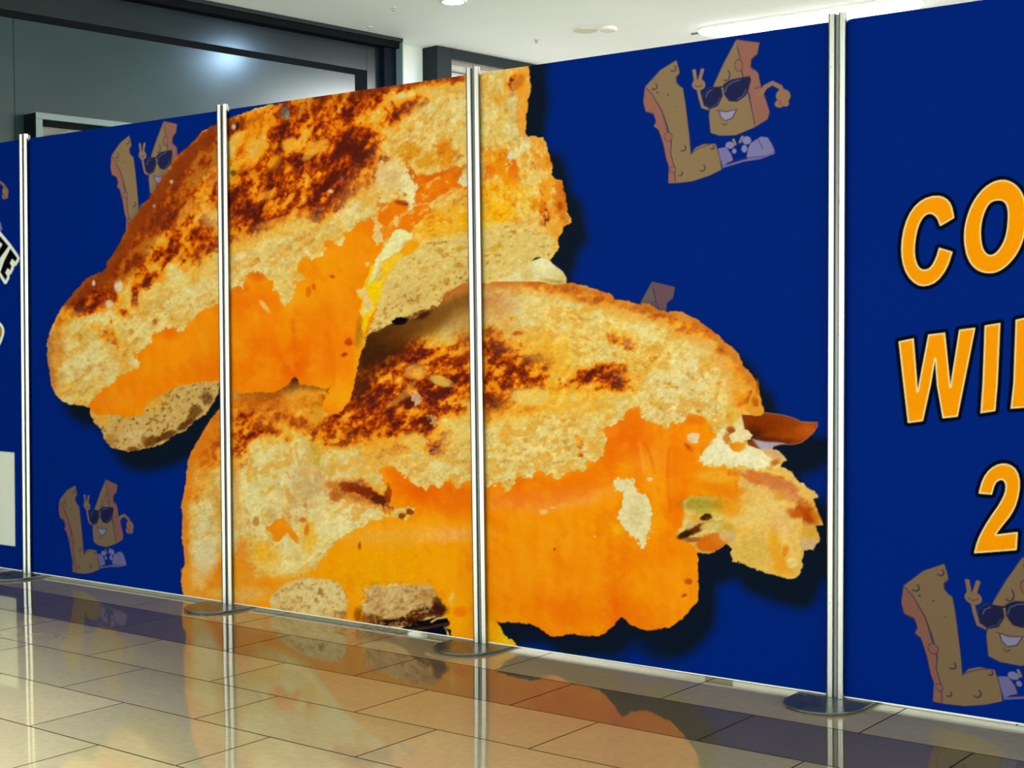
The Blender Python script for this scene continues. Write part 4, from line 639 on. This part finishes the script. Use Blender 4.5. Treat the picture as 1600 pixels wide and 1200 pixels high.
# ------------------------------------------------------------------ floor of polished tiles
def floor_material():
    m = bpy.data.materials.new('polished_tiles'); m.use_nodes = True; nt = m.node_tree; N = nt.nodes; L = nt.links
    b = N['Principled BSDF']
    geo = N.new('ShaderNodeNewGeometry')
    u0, v0, lu, lv, ty = 2.86089, .311174, .697063, .358899, -.0137436
    c, s = math.cos(ty), math.sin(ty)
    def dot(vec, off):
        d = N.new('ShaderNodeVectorMath'); d.operation = 'DOT_PRODUCT'; d.inputs[1].default_value = vec; L.new(geo.outputs['Position'], d.inputs[0])
        a = N.new('ShaderNodeMath'); a.operation = 'ADD'; a.inputs[1].default_value = off; L.new(d.outputs['Value'], a.inputs[0]); return a.outputs[0]
    a_ = dot((c, s, 0), -u0*c+lu*.5+lu*20); b_ = dot((s, -c, 0), -u0*s-v0+lv*20)
    cm = N.new('ShaderNodeCombineXYZ'); L.new(a_, cm.inputs[0]); L.new(b_, cm.inputs[1])
    br = N.new('ShaderNodeTexBrick'); br.offset = .5; br.offset_frequency = 2; br.squash = 1
    br.inputs['Scale'].default_value = 1; br.inputs['Brick Width'].default_value = lu; br.inputs['Row Height'].default_value = lv
    br.inputs['Mortar Size'].default_value = .0030; br.inputs['Mortar Smooth'].default_value = .1; br.inputs['Bias'].default_value = 0
    br.inputs['Color1'].default_value = (0, 0, 0, 1); br.inputs['Color2'].default_value = (1, 1, 1, 1); br.inputs['Mortar'].default_value = (.5, .5, .5, 1)
    L.new(cm.outputs[0], br.inputs['Vector'])
    # which row: one row in every ten is a dark band
    dv = N.new('ShaderNodeMath'); dv.operation = 'DIVIDE'; dv.inputs[1].default_value = lv; L.new(b_, dv.inputs[0])
    fl = N.new('ShaderNodeMath'); fl.operation = 'FLOOR'; L.new(dv.outputs[0], fl.inputs[0])
    md = N.new('ShaderNodeMath'); md.operation = 'MODULO'; md.inputs[1].default_value = 10; L.new(fl.outputs[0], md.inputs[0])
    lt = N.new('ShaderNodeMath'); lt.operation = 'LESS_THAN'; lt.inputs[1].default_value = .5; L.new(md.outputs[0], lt.inputs[0])
    nz = N.new('ShaderNodeTexNoise'); nz.inputs['Scale'].default_value = 3.2; nz.inputs['Detail'].default_value = 7; nz.inputs['Roughness'].default_value = .6
    L.new(geo.outputs['Position'], nz.inputs['Vector'])
    nz2 = N.new('ShaderNodeTexNoise'); nz2.inputs['Scale'].default_value = 40; nz2.inputs['Detail'].default_value = 4; L.new(geo.outputs['Position'], nz2.inputs['Vector'])
    def mixc(f, A, B):
        x = N.new('ShaderNodeMix'); x.data_type = 'RGBA'
        for k, v in ((0, f), (6, A), (7, B)):
            if isinstance(v, (tuple, float, int)): x.inputs[k].default_value = v
            else: L.new(v, x.inputs[k])
        return x.outputs[2]
    light = mixc(nz.outputs['Fac'], FLOOR_LIGHT_A, FLOOR_LIGHT_B)
    dark = mixc(nz.outputs['Fac'], FLOOR_DARK_A, FLOOR_DARK_B)
    tile = mixc(lt.outputs[0], light, dark)
    tv = N.new('ShaderNodeMapRange'); tv.inputs['To Min'].default_value = .90; tv.inputs['To Max'].default_value = 1.08; L.new(br.outputs['Color'], tv.inputs[0])
    sp = N.new('ShaderNodeMapRange'); sp.inputs['From Min'].default_value = .3; sp.inputs['From Max'].default_value = .7; sp.inputs['To Min'].default_value = .94; sp.inputs['To Max'].default_value = 1.05; L.new(nz2.outputs['Fac'], sp.inputs[0])
    mu = N.new('ShaderNodeMath'); mu.operation = 'MULTIPLY'; L.new(tv.outputs[0], mu.inputs[0]); L.new(sp.outputs[0], mu.inputs[1])
    sc = N.new('ShaderNodeVectorMath'); sc.operation = 'SCALE'; L.new(tile, sc.inputs[0]); L.new(mu.outputs[0], sc.inputs['Scale'])
    fin = mixc(br.outputs['Fac'], sc.outputs[0], (.018, .011, .006, 1))
    L.new(fin, b.inputs['Base Color'])
    rr = N.new('ShaderNodeMapRange'); rr.inputs['To Min'].default_value = .035; rr.inputs['To Max'].default_value = .95; L.new(br.outputs['Fac'], rr.inputs[0]); L.new(rr.outputs[0], b.inputs['Roughness'])
    sl = N.new('ShaderNodeMapRange'); sl.inputs['To Min'].default_value = .5; sl.inputs['To Max'].default_value = 0.; L.new(br.outputs['Fac'], sl.inputs[0]); L.new(sl.outputs[0], b.inputs['Specular IOR Level'])
    b.inputs['Specular Tint'].default_value = (1, .93, .72, 1)
    b.inputs['IOR'].default_value = 1.5
    # every tile lies a hair out of level, so mirrored lines break at the joints
    ct = N.new('ShaderNodeCombineXYZ')
    t1 = N.new('ShaderNodeMapRange'); t1.inputs['To Min'].default_value = -.004; t1.inputs['To Max'].default_value = .004; L.new(br.outputs['Color'], t1.inputs[0])
    L.new(t1.outputs[0], ct.inputs[0])
    ad = N.new('ShaderNodeVectorMath'); ad.operation = 'ADD'; L.new(geo.outputs['Normal'], ad.inputs[0]); L.new(ct.outputs[0], ad.inputs[1])
    nn = N.new('ShaderNodeVectorMath'); nn.operation = 'NORMALIZE'; L.new(ad.outputs[0], nn.inputs[0])
    L.new(nn.outputs[0], b.inputs['Normal'])
    return m
FLOOR_LIGHT_A = (.21, .178, .108, 1); FLOOR_LIGHT_B = (.255, .22, .142, 1)
FLOOR_DARK_A = (.080, .067, .046, 1); FLOOR_DARK_B = (.10, .084, .06, 1)
bm = bmesh.new(); bx(bm, -9, 15, -13, 17, -.12, 0); tag(obj('floor', bm, floor_material()), kind='structure')

# ------------------------------------------------------------------ ceiling and its fittings
M_ceil = noisy(mat('ceiling_paint', (.91, .94, .97), .85), 1.5, .02)
bm = bmesh.new(); bx(bm, -9, 15, -13, 17, ZC, ZC+.1); tag(obj('ceiling', bm, M_ceil), kind='structure')
M_lamp = emit('lamp_glow', (.9, .96, 1), 9.); M_white = noisy(mat('white_metal', (.78, .78, .74), .4), 20, .03)
M_strip = emit('strip_glow', (1, 1, .97), 5.)
M_pale = noisy(mat('pale_disc', (.60, .58, .48), .5), 30, .05); M_pale2 = noisy(mat('pale_disc_light', (.72, .66, .60), .5), 30, .04)
M_nozzle = mat('nozzle_metal', (.32, .33, .30), .5, .0)
M_dkm = mat('dark_metal', (.12, .12, .11), .5)
LL = ['round white ceiling downlight, lit, above the second board from the left', 'unseen ceiling downlight added in front of the boards, left of the row', 'unseen ceiling downlight added in front of the boards, middle of the row', 'unseen ceiling downlight added in front of the boards, right of the row', 'unseen ceiling downlight added behind the viewer, left', 'unseen ceiling downlight added behind the viewer, middle', 'unseen ceiling downlight added behind the viewer, right']
for (x_, y_), lb in zip(LAMPS, LL):
    t = empty('ceiling_downlight', (x_, y_, ZC), label=lb, cat='ceiling light', group='round ceiling downlights')
    bm = bmesh.new(); lathe(bm, [(.095, 0), (.095, -.004), (.088, -.008), (.074, -.008), (.072, 0)]); obj('trim_ring', bm, M_white, t, smooth=False)
    bm = bmesh.new(); lathe(bm, [(.0715, 0), (.0715, -.003)]); obj('lens', bm, M_lamp, t)
t = empty('linear_ceiling_light', (1.68, 5.42, ZC), label='long bright linear light on the ceiling above the large blue board', cat='ceiling light')
def rrect(hx, hy, r, n=8):
    out = []
    for cx, cy, a0 in ((hx-r, hy-r, 0), (-hx+r, hy-r, 90), (-hx+r, -hy+r, 180), (hx-r, -hy+r, 270)):
        out += [(cx+r*math.cos(math.radians(a0+90*k/n)), cy+r*math.sin(math.radians(a0+90*k/n))) for k in range(n+1)]
    return out
bm = bmesh.new(); prism(bm, rrect(.85, .165, .1), -.018, 0); obj('housing', bm, M_white, t)
bm = bmesh.new(); prism(bm, rrect(.84, .155, .09), -.026, -.018); obj('diffuser', bm, M_strip, t)
bm = bmesh.new(); bx(bm, -.95, -.85, -.02, 0.0, -.012, -.004); obj('cable_bracket', bm, M_dkm, t)
bm = bmesh.new(); lathe(bm, [(.09, 0), (.09, -.006), (.08, -.01)]); tag(obj('ceiling_speaker', bm, M_pale, loc=(.163, 4.803, ZC)), 'flat beige round cover on the ceiling, the left one of the pair', 'ceiling cover')
bm = bmesh.new(); lathe(bm, [(.068, 0), (.068, -.02), (.058, -.028), (.03, -.028)]); tag(obj('smoke_detector', bm, M_pale2, loc=(.345, 4.832, ZC)), 'small domed round detector on the ceiling, right of the flat beige cover', 'detector')
for (x_, y_), lb in zip([(-.465, 3.33), (-1.028, 3.693), (-.337, 4.857)], ['tiny ceiling sprinkler just left of the bright round downlight', 'tiny ceiling sprinkler above the right end of the dark shopfront', 'tiny ceiling sprinkler above the second shopfront with the dark frame']):
    t = empty('ceiling_sprinkler', (x_, y_, ZC), label=lb, cat='sprinkler', group='ceiling sprinklers')
    bm = bmesh.new(); lathe(bm, [(.022, 0), (.022, -.003), (.012, -.006)], 16); obj('escutcheon', bm, M_pale, t)
    bm = bmesh.new(); lathe(bm, [(.005, -.004), (.005, -.02), (.003, -.022)], 12); lathe(bm, [(.011, -.024), (.011, -.0255)], 12)
    for sx in (-1, 1): bx(bm, sx*.008-.001, sx*.008+.001, -.0015, .0015, -.025, -.006)
    obj('nozzle', bm, M_nozzle, t)

# ------------------------------------------------------------------ the two shopfronts behind, in the wall's own frame
# local x runs along the wall away from the viewer, local y points into the shop, z up
WP = Vector((-1.142, 4.174, 0)); WA = math.atan2(.994, .106)
def wall_empty(name, label, cat, kind=None): return empty(name, WP, WA, label, cat, None, kind)
M_wall = noisy(mat('white_wall', (.62, .63, .57), .7), 2, .03)
M_frame = noisy(mat('charcoal_frame', (.008, .013, .016), .5, spec=.14), 3, .15)
M_slate = noisy(mat('slate_panel', (.014, .028, .030), .24, spec=.34), 2.2, .08, .03)
M_slate2 = noisy(mat('slate_fascia', (.005, .010, .012), .24, spec=.30), 2.2, .08, .03)
M_black = mat('black_groove_and_shadow', (.003, .004, .005), .7, spec=.04)  # grooves and black parts, also the shadow painted under the header
M_navy = mat('navy_return', (.002, .004, .009), .6, spec=.06)
M_grey = noisy(mat('grey_trim', (.10, .14, .135), .4), 4, .05)
# wall pieces: pier between the shops and the wall beyond (local +y is away from the mall)
bm = bmesh.new(); bx(bm, .005, .42, .14, .5, 0, ZC); bx(bm, 1.9+2.6, 12, .14, .5, 0, ZC); bx(bm, -9, 0, .5, .6, 0, ZC)
o = obj('wall_left', bm, M_wall, None, WP, WA); tag(o, kind='structure')
t = wall_empty('shopfront', 'dark slate shopfront with a black groove, far left behind the boards', 'shopfront')
bm = bmesh.new(); bx(bm, -8.0, 0, -.03, .14, ZC-.03, ZC-.001, .003); obj('header', bm, M_frame, t)
bm = bmesh.new(); bx(bm, -8.0, -.013, .0, .139, ZC-.075, ZC-.0305); obj('header_painted_shadow', bm, M_black, t)  # solid black bar painted in as the shadow below the header lip
bm = bmesh.new(); bx(bm, -.012, 0, -.03, .14, 0.001, ZC-.0305, .002); obj('jamb', bm, M_grey, t)
bm = bmesh.new(); bx(bm, -.135, -.0125, .04, .14, 0.001, ZC-.0755); obj('jamb_return', bm, M_navy, t)
bm = bmesh.new(); bx(bm, -8.0, -.262, .10, .14, 3.237, ZC-.0755); obj('fascia', bm, M_slate2, t)
bm = bmesh.new(); bx(bm, -.2615, -.1355, .098, .14, .001, ZC-.0755); obj('side_strip', bm, M_slate2, t)
bm = bmesh.new(); bx(bm, -8.0, -.2625, .1045, .16, 3.192, 3.2365); bx(bm, -.372, -.2625, .1045, .16, .001, 3.192); obj('groove', bm, M_black, t)
bm = bmesh.new(); bx(bm, -3.168, -.373, .11, .134, .001, 3.1945); obj('wall_panel', bm, M_slate, t)
bm = bmesh.new(); bx(bm, -8.0, -3.172, .11, .134, .001, 3.1945); obj('wall_panel', bm, M_slate, t)
# small display window with a projecting frame
t2 = wall_empty('display_window', 'small display window with a projecting grey frame, low on the dark shopfront wall', 'window')
M_in = noisy(mat('display_back', (.20, .19, .14), .6), 6, .25)
bm = bmesh.new(); bx(bm, -3.105, -2.2, -.03, .108, 2.565, 2.605, .002); obj('frame', bm, M_grey, t2)
bm = bmesh.new(); bx(bm, -3.105, -3.06, -.03, .108, 1.8, 2.5645, .002); obj('frame', bm, M_grey, t2)
bm = bmesh.new(); bx(bm, -3.112, -3.1055, -.028, .106, 1.8, 2.60); obj('side_cheek', bm, M_black, t2)
bm = bmesh.new(); bx(bm, -3.059, -2.2, .0, .03, 2.53, 2.5645); obj('top_black_bar', bm, M_black, t2)  # plain black bar below the top of the frame
bm = bmesh.new(); bx(bm, -3.059, -2.2, .06, .1, 1.8, 2.5645); obj('back_panel', bm, M_in, t2)
bm = bmesh.new()
for k, (xa, za, xb, zb) in enumerate(((-3.03, 2.46, -2.82, 2.525), (-2.96, 2.43, -2.6, 2.50))):
    v = [bm.verts.new(p) for p in ((xa, .02, za), (xb, .02, zb), (xb, .02, zb-.02), (xa, .02, za-.025), (xa, .03, za), (xb, .03, zb), (xb, .03, zb-.02), (xa, .03, za-.025))]
    for f in ((0, 1, 2, 3), (4, 7, 6, 5), (0, 4, 5, 1), (1, 5, 6, 2), (2, 6, 7, 3), (3, 7, 4, 0)): bm.faces.new([v[i] for i in f])
obj('brace', bm, M_dkm, t2)
# second shopfront
t = wall_empty('shopfront', 'charcoal framed shop opening showing white brick inside, behind the middle boards', 'shopfront')
bm = bmesh.new(); bx(bm, .365, .525, -.03, .24, .001, ZC-.001, .003); obj('jamb', bm, M_frame, t)
bm = bmesh.new(); bx(bm, .526, 4.3, -.03, .0, ZC-.085, ZC-.001, .003); obj('header', bm, M_frame, t)
bm = bmesh.new(); bx(bm, 4.301, 4.46, -.03, .20, .001, ZC-.001, .003); obj('jamb', bm, M_frame, t)
mb = bpy.data.materials.new('white_brick'); mb.use_nodes = True; nt = mb.node_tree; b = nt.nodes['Principled BSDF']; b.inputs['Roughness'].default_value = .6
tc = nt.nodes.new('ShaderNodeTexCoord'); mp = nt.nodes.new('ShaderNodeMapping'); mp.inputs['Rotation'].default_value = (math.radians(90), 0, 0)
br = nt.nodes.new('ShaderNodeTexBrick'); br.inputs['Scale'].default_value = 1; br.inputs['Brick Width'].default_value = .21; br.inputs['Row Height'].default_value = .042; br.inputs['Mortar Size'].default_value = .003
br.inputs['Color1'].default_value = (.60, .56, .53, 1); br.inputs['Color2'].default_value = (.54, .50, .48, 1); br.inputs['Mortar'].default_value = (.34, .31, .30, 1)
nt.links.new(tc.outputs['Object'], mp.inputs[0]); nt.links.new(mp.outputs[0], br.inputs['Vector']); nt.links.new(br.outputs['Color'], b.inputs['Base Color'])
bp = nt.nodes.new('ShaderNodeBump'); bp.inputs['Strength'].default_value = .4; bp.inputs['Distance'].default_value = .004; bp.invert = True; nt.links.new(br.outputs['Fac'], bp.inputs['Height']); nt.links.new(bp.outputs[0], b.inputs['Normal'])
bm = bmesh.new(); bx(bm, .53, 4.29, .25, .35, 0, ZC); tag(obj('wall_back', bm, mb, None, WP, WA), kind='structure')
o = box_obj('picture_rail', M_grey, None, .54, 4.28, .235, .2495, 3.372, 3.388, loc=WP, rz=WA); tag(o, 'grey rail along the white brick inside the second shopfront', 'rail')

# ------------------------------------------------------------------ the hoarding: posts and printed boards
W = 1.459206
def plane_pt(px, py):
    v = HINV@np.array([px, py, 1.]); return v[0]/v[2], v[1]/v[2]
meas = [((41.5, 213), (47.5, 900)), ((352, 172), (360.5, 943)), ((743, 113), (755, 1004)), ((1312, 30), (1308.5, 1092))]
POST = [(-W, -W)]
for a, b in meas:
    (xt, zt), (xb, zb) = plane_pt(*a), plane_pt(*b); k = (xt-xb)/(zt-zb)
    POST.append((xb-k*zb, xb+k*(2.2-zb)))       # x at floor, x at 2.2 m
POST.append((4*W, 4*W))
def brushed(name, col, rough):
    m = mat(name, col, rough, 1.0); nt = m.node_tree; b = nt.nodes['Principled BSDF']
    tc = nt.nodes.new('ShaderNodeTexCoord'); mp = nt.nodes.new('ShaderNodeMapping'); mp.inputs['Scale'].default_value = (260, 260, 2)
    n = nt.nodes.new('ShaderNodeTexNoise'); n.inputs['Scale'].default_value = 1; n.inputs['Detail'].default_value = 3
    nt.links.new(tc.outputs['Object'], mp.inputs[0]); nt.links.new(mp.outputs[0], n.inputs['Vector'])
    mr = nt.nodes.new('ShaderNodeMapRange'); mr.inputs['To Min'].default_value = rough-.08; mr.inputs['To Max'].default_value = rough+.1
    nt.links.new(n.outputs['Fac'], mr.inputs[0]); nt.links.new(mr.outputs[0], b.inputs['Roughness']); return m
M_alu = brushed('brushed_aluminium', (.27, .27, .245), .27)
M_web = brushed('groove_aluminium', (.11, .115, .115), .40)
M_base = noisy(mat('grey_steel_plate', (.030, .036, .037), .28, 0.), 9, .12, .05)
M_screw = mat('dark_screw', (.02, .02, .02), .5)
PH_ = 2.222
def build_post():
    t = empty('post', (0, 0, 0))
    # two round rails with a groove between, one profile each
    for s in (-1, 1):
        bm = bmesh.new(); n = 20; r = .0128
        pts = [(s*.018+r*math.cos(2*math.pi*k/n), -.0175+r*math.sin(2*math.pi*k/n)) for k in range(n)]
        v0 = [bm.verts.new((x, y, .0118)) for x, y in pts]; v1 = [bm.verts.new((x, y, PH_)) for x, y in pts]
        for k in range(n): bm.faces.new((v0[k], v0[(k+1) % n], v1[(k+1) % n], v1[k]))
        for zz in (.0118, PH_): bm.faces.new([bm.verts.new((x, y, zz)) for x, y in pts])
        o = obj('rail', bm, M_alu, t)
        for p in o.data.polygons: p.use_smooth = len(p.vertices) == 4
    bm = bmesh.new(); bx(bm, -.012, .012, -.016, .014, .0118, PH_-.003); obj('web', bm, M_web, t)
    bm = bmesh.new()
    a = [(.129*math.cos(math.radians(k)), -.100-.129*math.sin(math.radians(k))) for k in range(0, 181, 6)]
    c_ = [(-.129*math.cos(math.radians(k)), .100+.129*math.sin(math.radians(k))) for k in range(0, 181, 6)]
    prism(bm, a+c_, .0062, .0110, .0014); obj('base_plate', bm, M_base, t)
    bm = bmesh.new(); prism(bm, [(x*.86, y*.92) for x, y in a+c_], 0, .0060); obj('pad', bm, M_screw, t)
    for z in (.32, .76, 1.19, 1.62, 2.05):
        for s in (-1, 1):
            bm = bmesh.new(); r_ = bmesh.ops.create_cone(bm, cap_ends=True, segments=10, radius1=.0016, radius2=.0014, depth=.0014)
            bmesh.ops.rotate(bm, verts=bm.verts, matrix=Matrix.Rotation(math.pi/2, 3, 'X')); bmesh.ops.translate(bm, verts=bm.verts, vec=(s*.0150, -.0302, z))
            obj('screw', bm, M_screw, t)
    return t
def copy_tree(o, parent=None):
    c_ = o.copy(); C.objects.link(c_); c_.parent = parent
    for ch in list(o.children): copy_tree(ch, c_)
    return c_
PL = ['metal post beyond the left edge of the frame, at the end of the boards', 'leftmost metal post in view, between the lettered board and the blue board', 'metal post at the left half of the sandwich picture, second from left in view',
      'metal post through the middle of the sandwich picture, third from left in view', 'thick metal post right of the sandwich picture, rightmost in view', 'metal post beyond the right edge of the frame']
proto = None
for i, (xb, xt) in enumerate(POST):
    if i in (0, 5): pass
    o = build_post() if proto is None else copy_tree(proto)
    proto = proto or o
    o.location = (xb, 0, 0); o.rotation_euler = (0, math.atan((xt-xb)/2.2), 0)
    tag(o, PL[i], 'post', 'metal posts holding the boards')
# the base plates stay flat on the floor
for o in C.objects:
    if o.name.split('.')[0] in ('base_plate', 'pad'): o.rotation_euler = (0, -o.parent.rotation_euler.y, 0)

K_ALB = .52
LIN = (IMG/255.).astype(np.float32); LIN = np.where(LIN > .04045, ((LIN+.055)/1.055)**2.4, LIN/12.92)*K_ALB
def sample(px, py):
    x = np.clip(px-PX0, 0, PW-1.001); y = np.clip(py-PY0, 0, PH-1.001)
    ix = x.astype(int); iy = y.astype(int); fx = (x-ix)[..., None]; fy = (y-iy)[..., None]
    r = (LIN[iy, ix]*(1-fx)+LIN[iy, ix+1]*fx)*(1-fy)+(LIN[iy+1, ix]*(1-fx)+LIN[iy+1, ix+1]*fx)*fy
    out = (px < PX0+1) | (px > PX0+PW-3)
    bl = LIN[5, 5]; r[out] = bl; return r
ms = bpy.data.materials.new('printed_sheet'); ms.use_nodes = True; nt = ms.node_tree; b = nt.nodes['Principled BSDF']
at = nt.nodes.new('ShaderNodeVertexColor'); at.layer_name = 'print'
nt.links.new(at.outputs['Color'], b.inputs['Base Color'])
nn_ = nt.nodes.new('ShaderNodeTexNoise'); nn_.inputs['Scale'].default_value = 2.; gg = nt.nodes.new('ShaderNodeTexCoord'); nt.links.new(gg.outputs['Object'], nn_.inputs['Vector'])
mr = nt.nodes.new('ShaderNodeMapRange'); mr.inputs['To Min'].default_value = .36; mr.inputs['To Max'].default_value = .46; nt.links.new(nn_.outputs['Fac'], mr.inputs[0]); nt.links.new(mr.outputs[0], b.inputs['Roughness'])
b.inputs['Specular IOR Level'].default_value = .004
M_board = noisy(mat('white_board', (.46, .48, .40), .6), 10, .03)
ZB, ZT = .0158, 2.2
def board(i, us, nz, label):
    (b0, t0), (b1, t1) = POST[i], POST[i+1]
    t = empty('hoarding_board', ((b0+b1)/2, 0, 0), label=label, cat='board', group='printed hoarding boards between the posts')
    ox = (b0+b1)/2
    zs = ZB+(ZT-ZB)*np.linspace(0, 1, nz)
    U, Z = np.meshgrid(us, zs); gap = .016
    X0 = b0+(t0-b0)*Z/2.2+gap; X1 = b1+(t1-b1)*Z/2.2-gap
    X = X0+(X1-X0)*U
    # rounded upper corners
    r = .030
    dx = np.minimum(X-X0, X1-X); zt = np.where(dx < r, ZT-r+np.sqrt(np.clip(r*r-(r-dx)**2, 0, None)), ZT)
    Z = np.minimum(Z, zt)
    V = np.stack([X-ox, np.full_like(X, -.0035), Z], -1).reshape(-1, 3)
    q = np.stack([X.ravel(), Z.ravel(), np.ones(X.size)]); p = HMAT@q; col = sample(p[0]/p[2], p[1]/p[2])
    ny, nx = X.shape
    I = np.arange(ny*nx).reshape(ny, nx)
    F = np.stack([I[:-1, :-1], I[:-1, 1:], I[1:, 1:], I[1:, :-1]], -1).reshape(-1, 4)
    me = bpy.data.meshes.new('printed_sheet'); me.vertices.add(len(V)); me.vertices.foreach_set('co', V.astype(np.float32).ravel())
    me.loops.add(F.size); me.loops.foreach_set('vertex_index', F.ravel().astype(np.int32))
    me.polygons.add(len(F)); me.polygons.foreach_set('loop_start', np.arange(0, F.size, 4, dtype=np.int32)); me.polygons.foreach_set('loop_total', np.full(len(F), 4, np.int32))
    me.update()
    ca = me.color_attributes.new('print', 'FLOAT_COLOR', 'POINT')
    ca.data.foreach_set('color', np.concatenate([col, np.ones((len(V), 1))], 1).astype(np.float32).ravel())
    link('printed_sheet', me, ms, t)
    # the board behind the sheet, with the same rounded corners
    bm = bmesh.new(); pts = []
    xl = lambda z: b0+(t0-b0)*z/2.2+gap-ox; xr = lambda z: b1+(t1-b1)*z/2.2-gap-ox
    pts += [(xl(.0118), .0118), (xr(.0118), .0118)]
    pts += [(xr(ZT)-r+r*math.cos(math.radians(a)), ZT-r+r*math.sin(math.radians(a))) for a in range(0, 91, 10)]
    pts += [(xl(ZT)+r-r*math.sin(math.radians(a)), ZT-r+r*math.cos(math.radians(a))) for a in range(0, 91, 10)]
    f = [bm.verts.new((x, -.003, z)) for x, z in pts]; k = [bm.verts.new((x, .004, z)) for x, z in pts]; n = len(pts)
    bm.faces.new(f); bm.faces.new(k[::-1])
    for j in range(n): bm.faces.new((f[j], k[j], k[(j+1) % n], f[(j+1) % n]))
    obj('backing_board', bm, M_board, t)
    return t
lin = lambda n: np.linspace(0, 1, n)
board(0, np.concatenate([np.linspace(0, .78, 24)[:-1], np.linspace(.78, 1, 170)]), 620, 'leftmost blue board, cut by the frame edge, with slanted black lettering and a pale label')
board(1, lin(330), 720, 'blue board with the left end of the sandwich picture and two cheese logos')
board(2, lin(420), 820, 'board between the second and third posts, filled with the torn sandwich and melted cheese')
board(3, lin(560), 1000, 'large blue board with the right half of the sandwich and a cheese logo above')
board(4, np.concatenate([np.linspace(0, .46, 330)[:-1], np.linspace(.46, 1, 24)]), 1100, 'rightmost blue board with large orange letters CO, WI and the numeral 2')
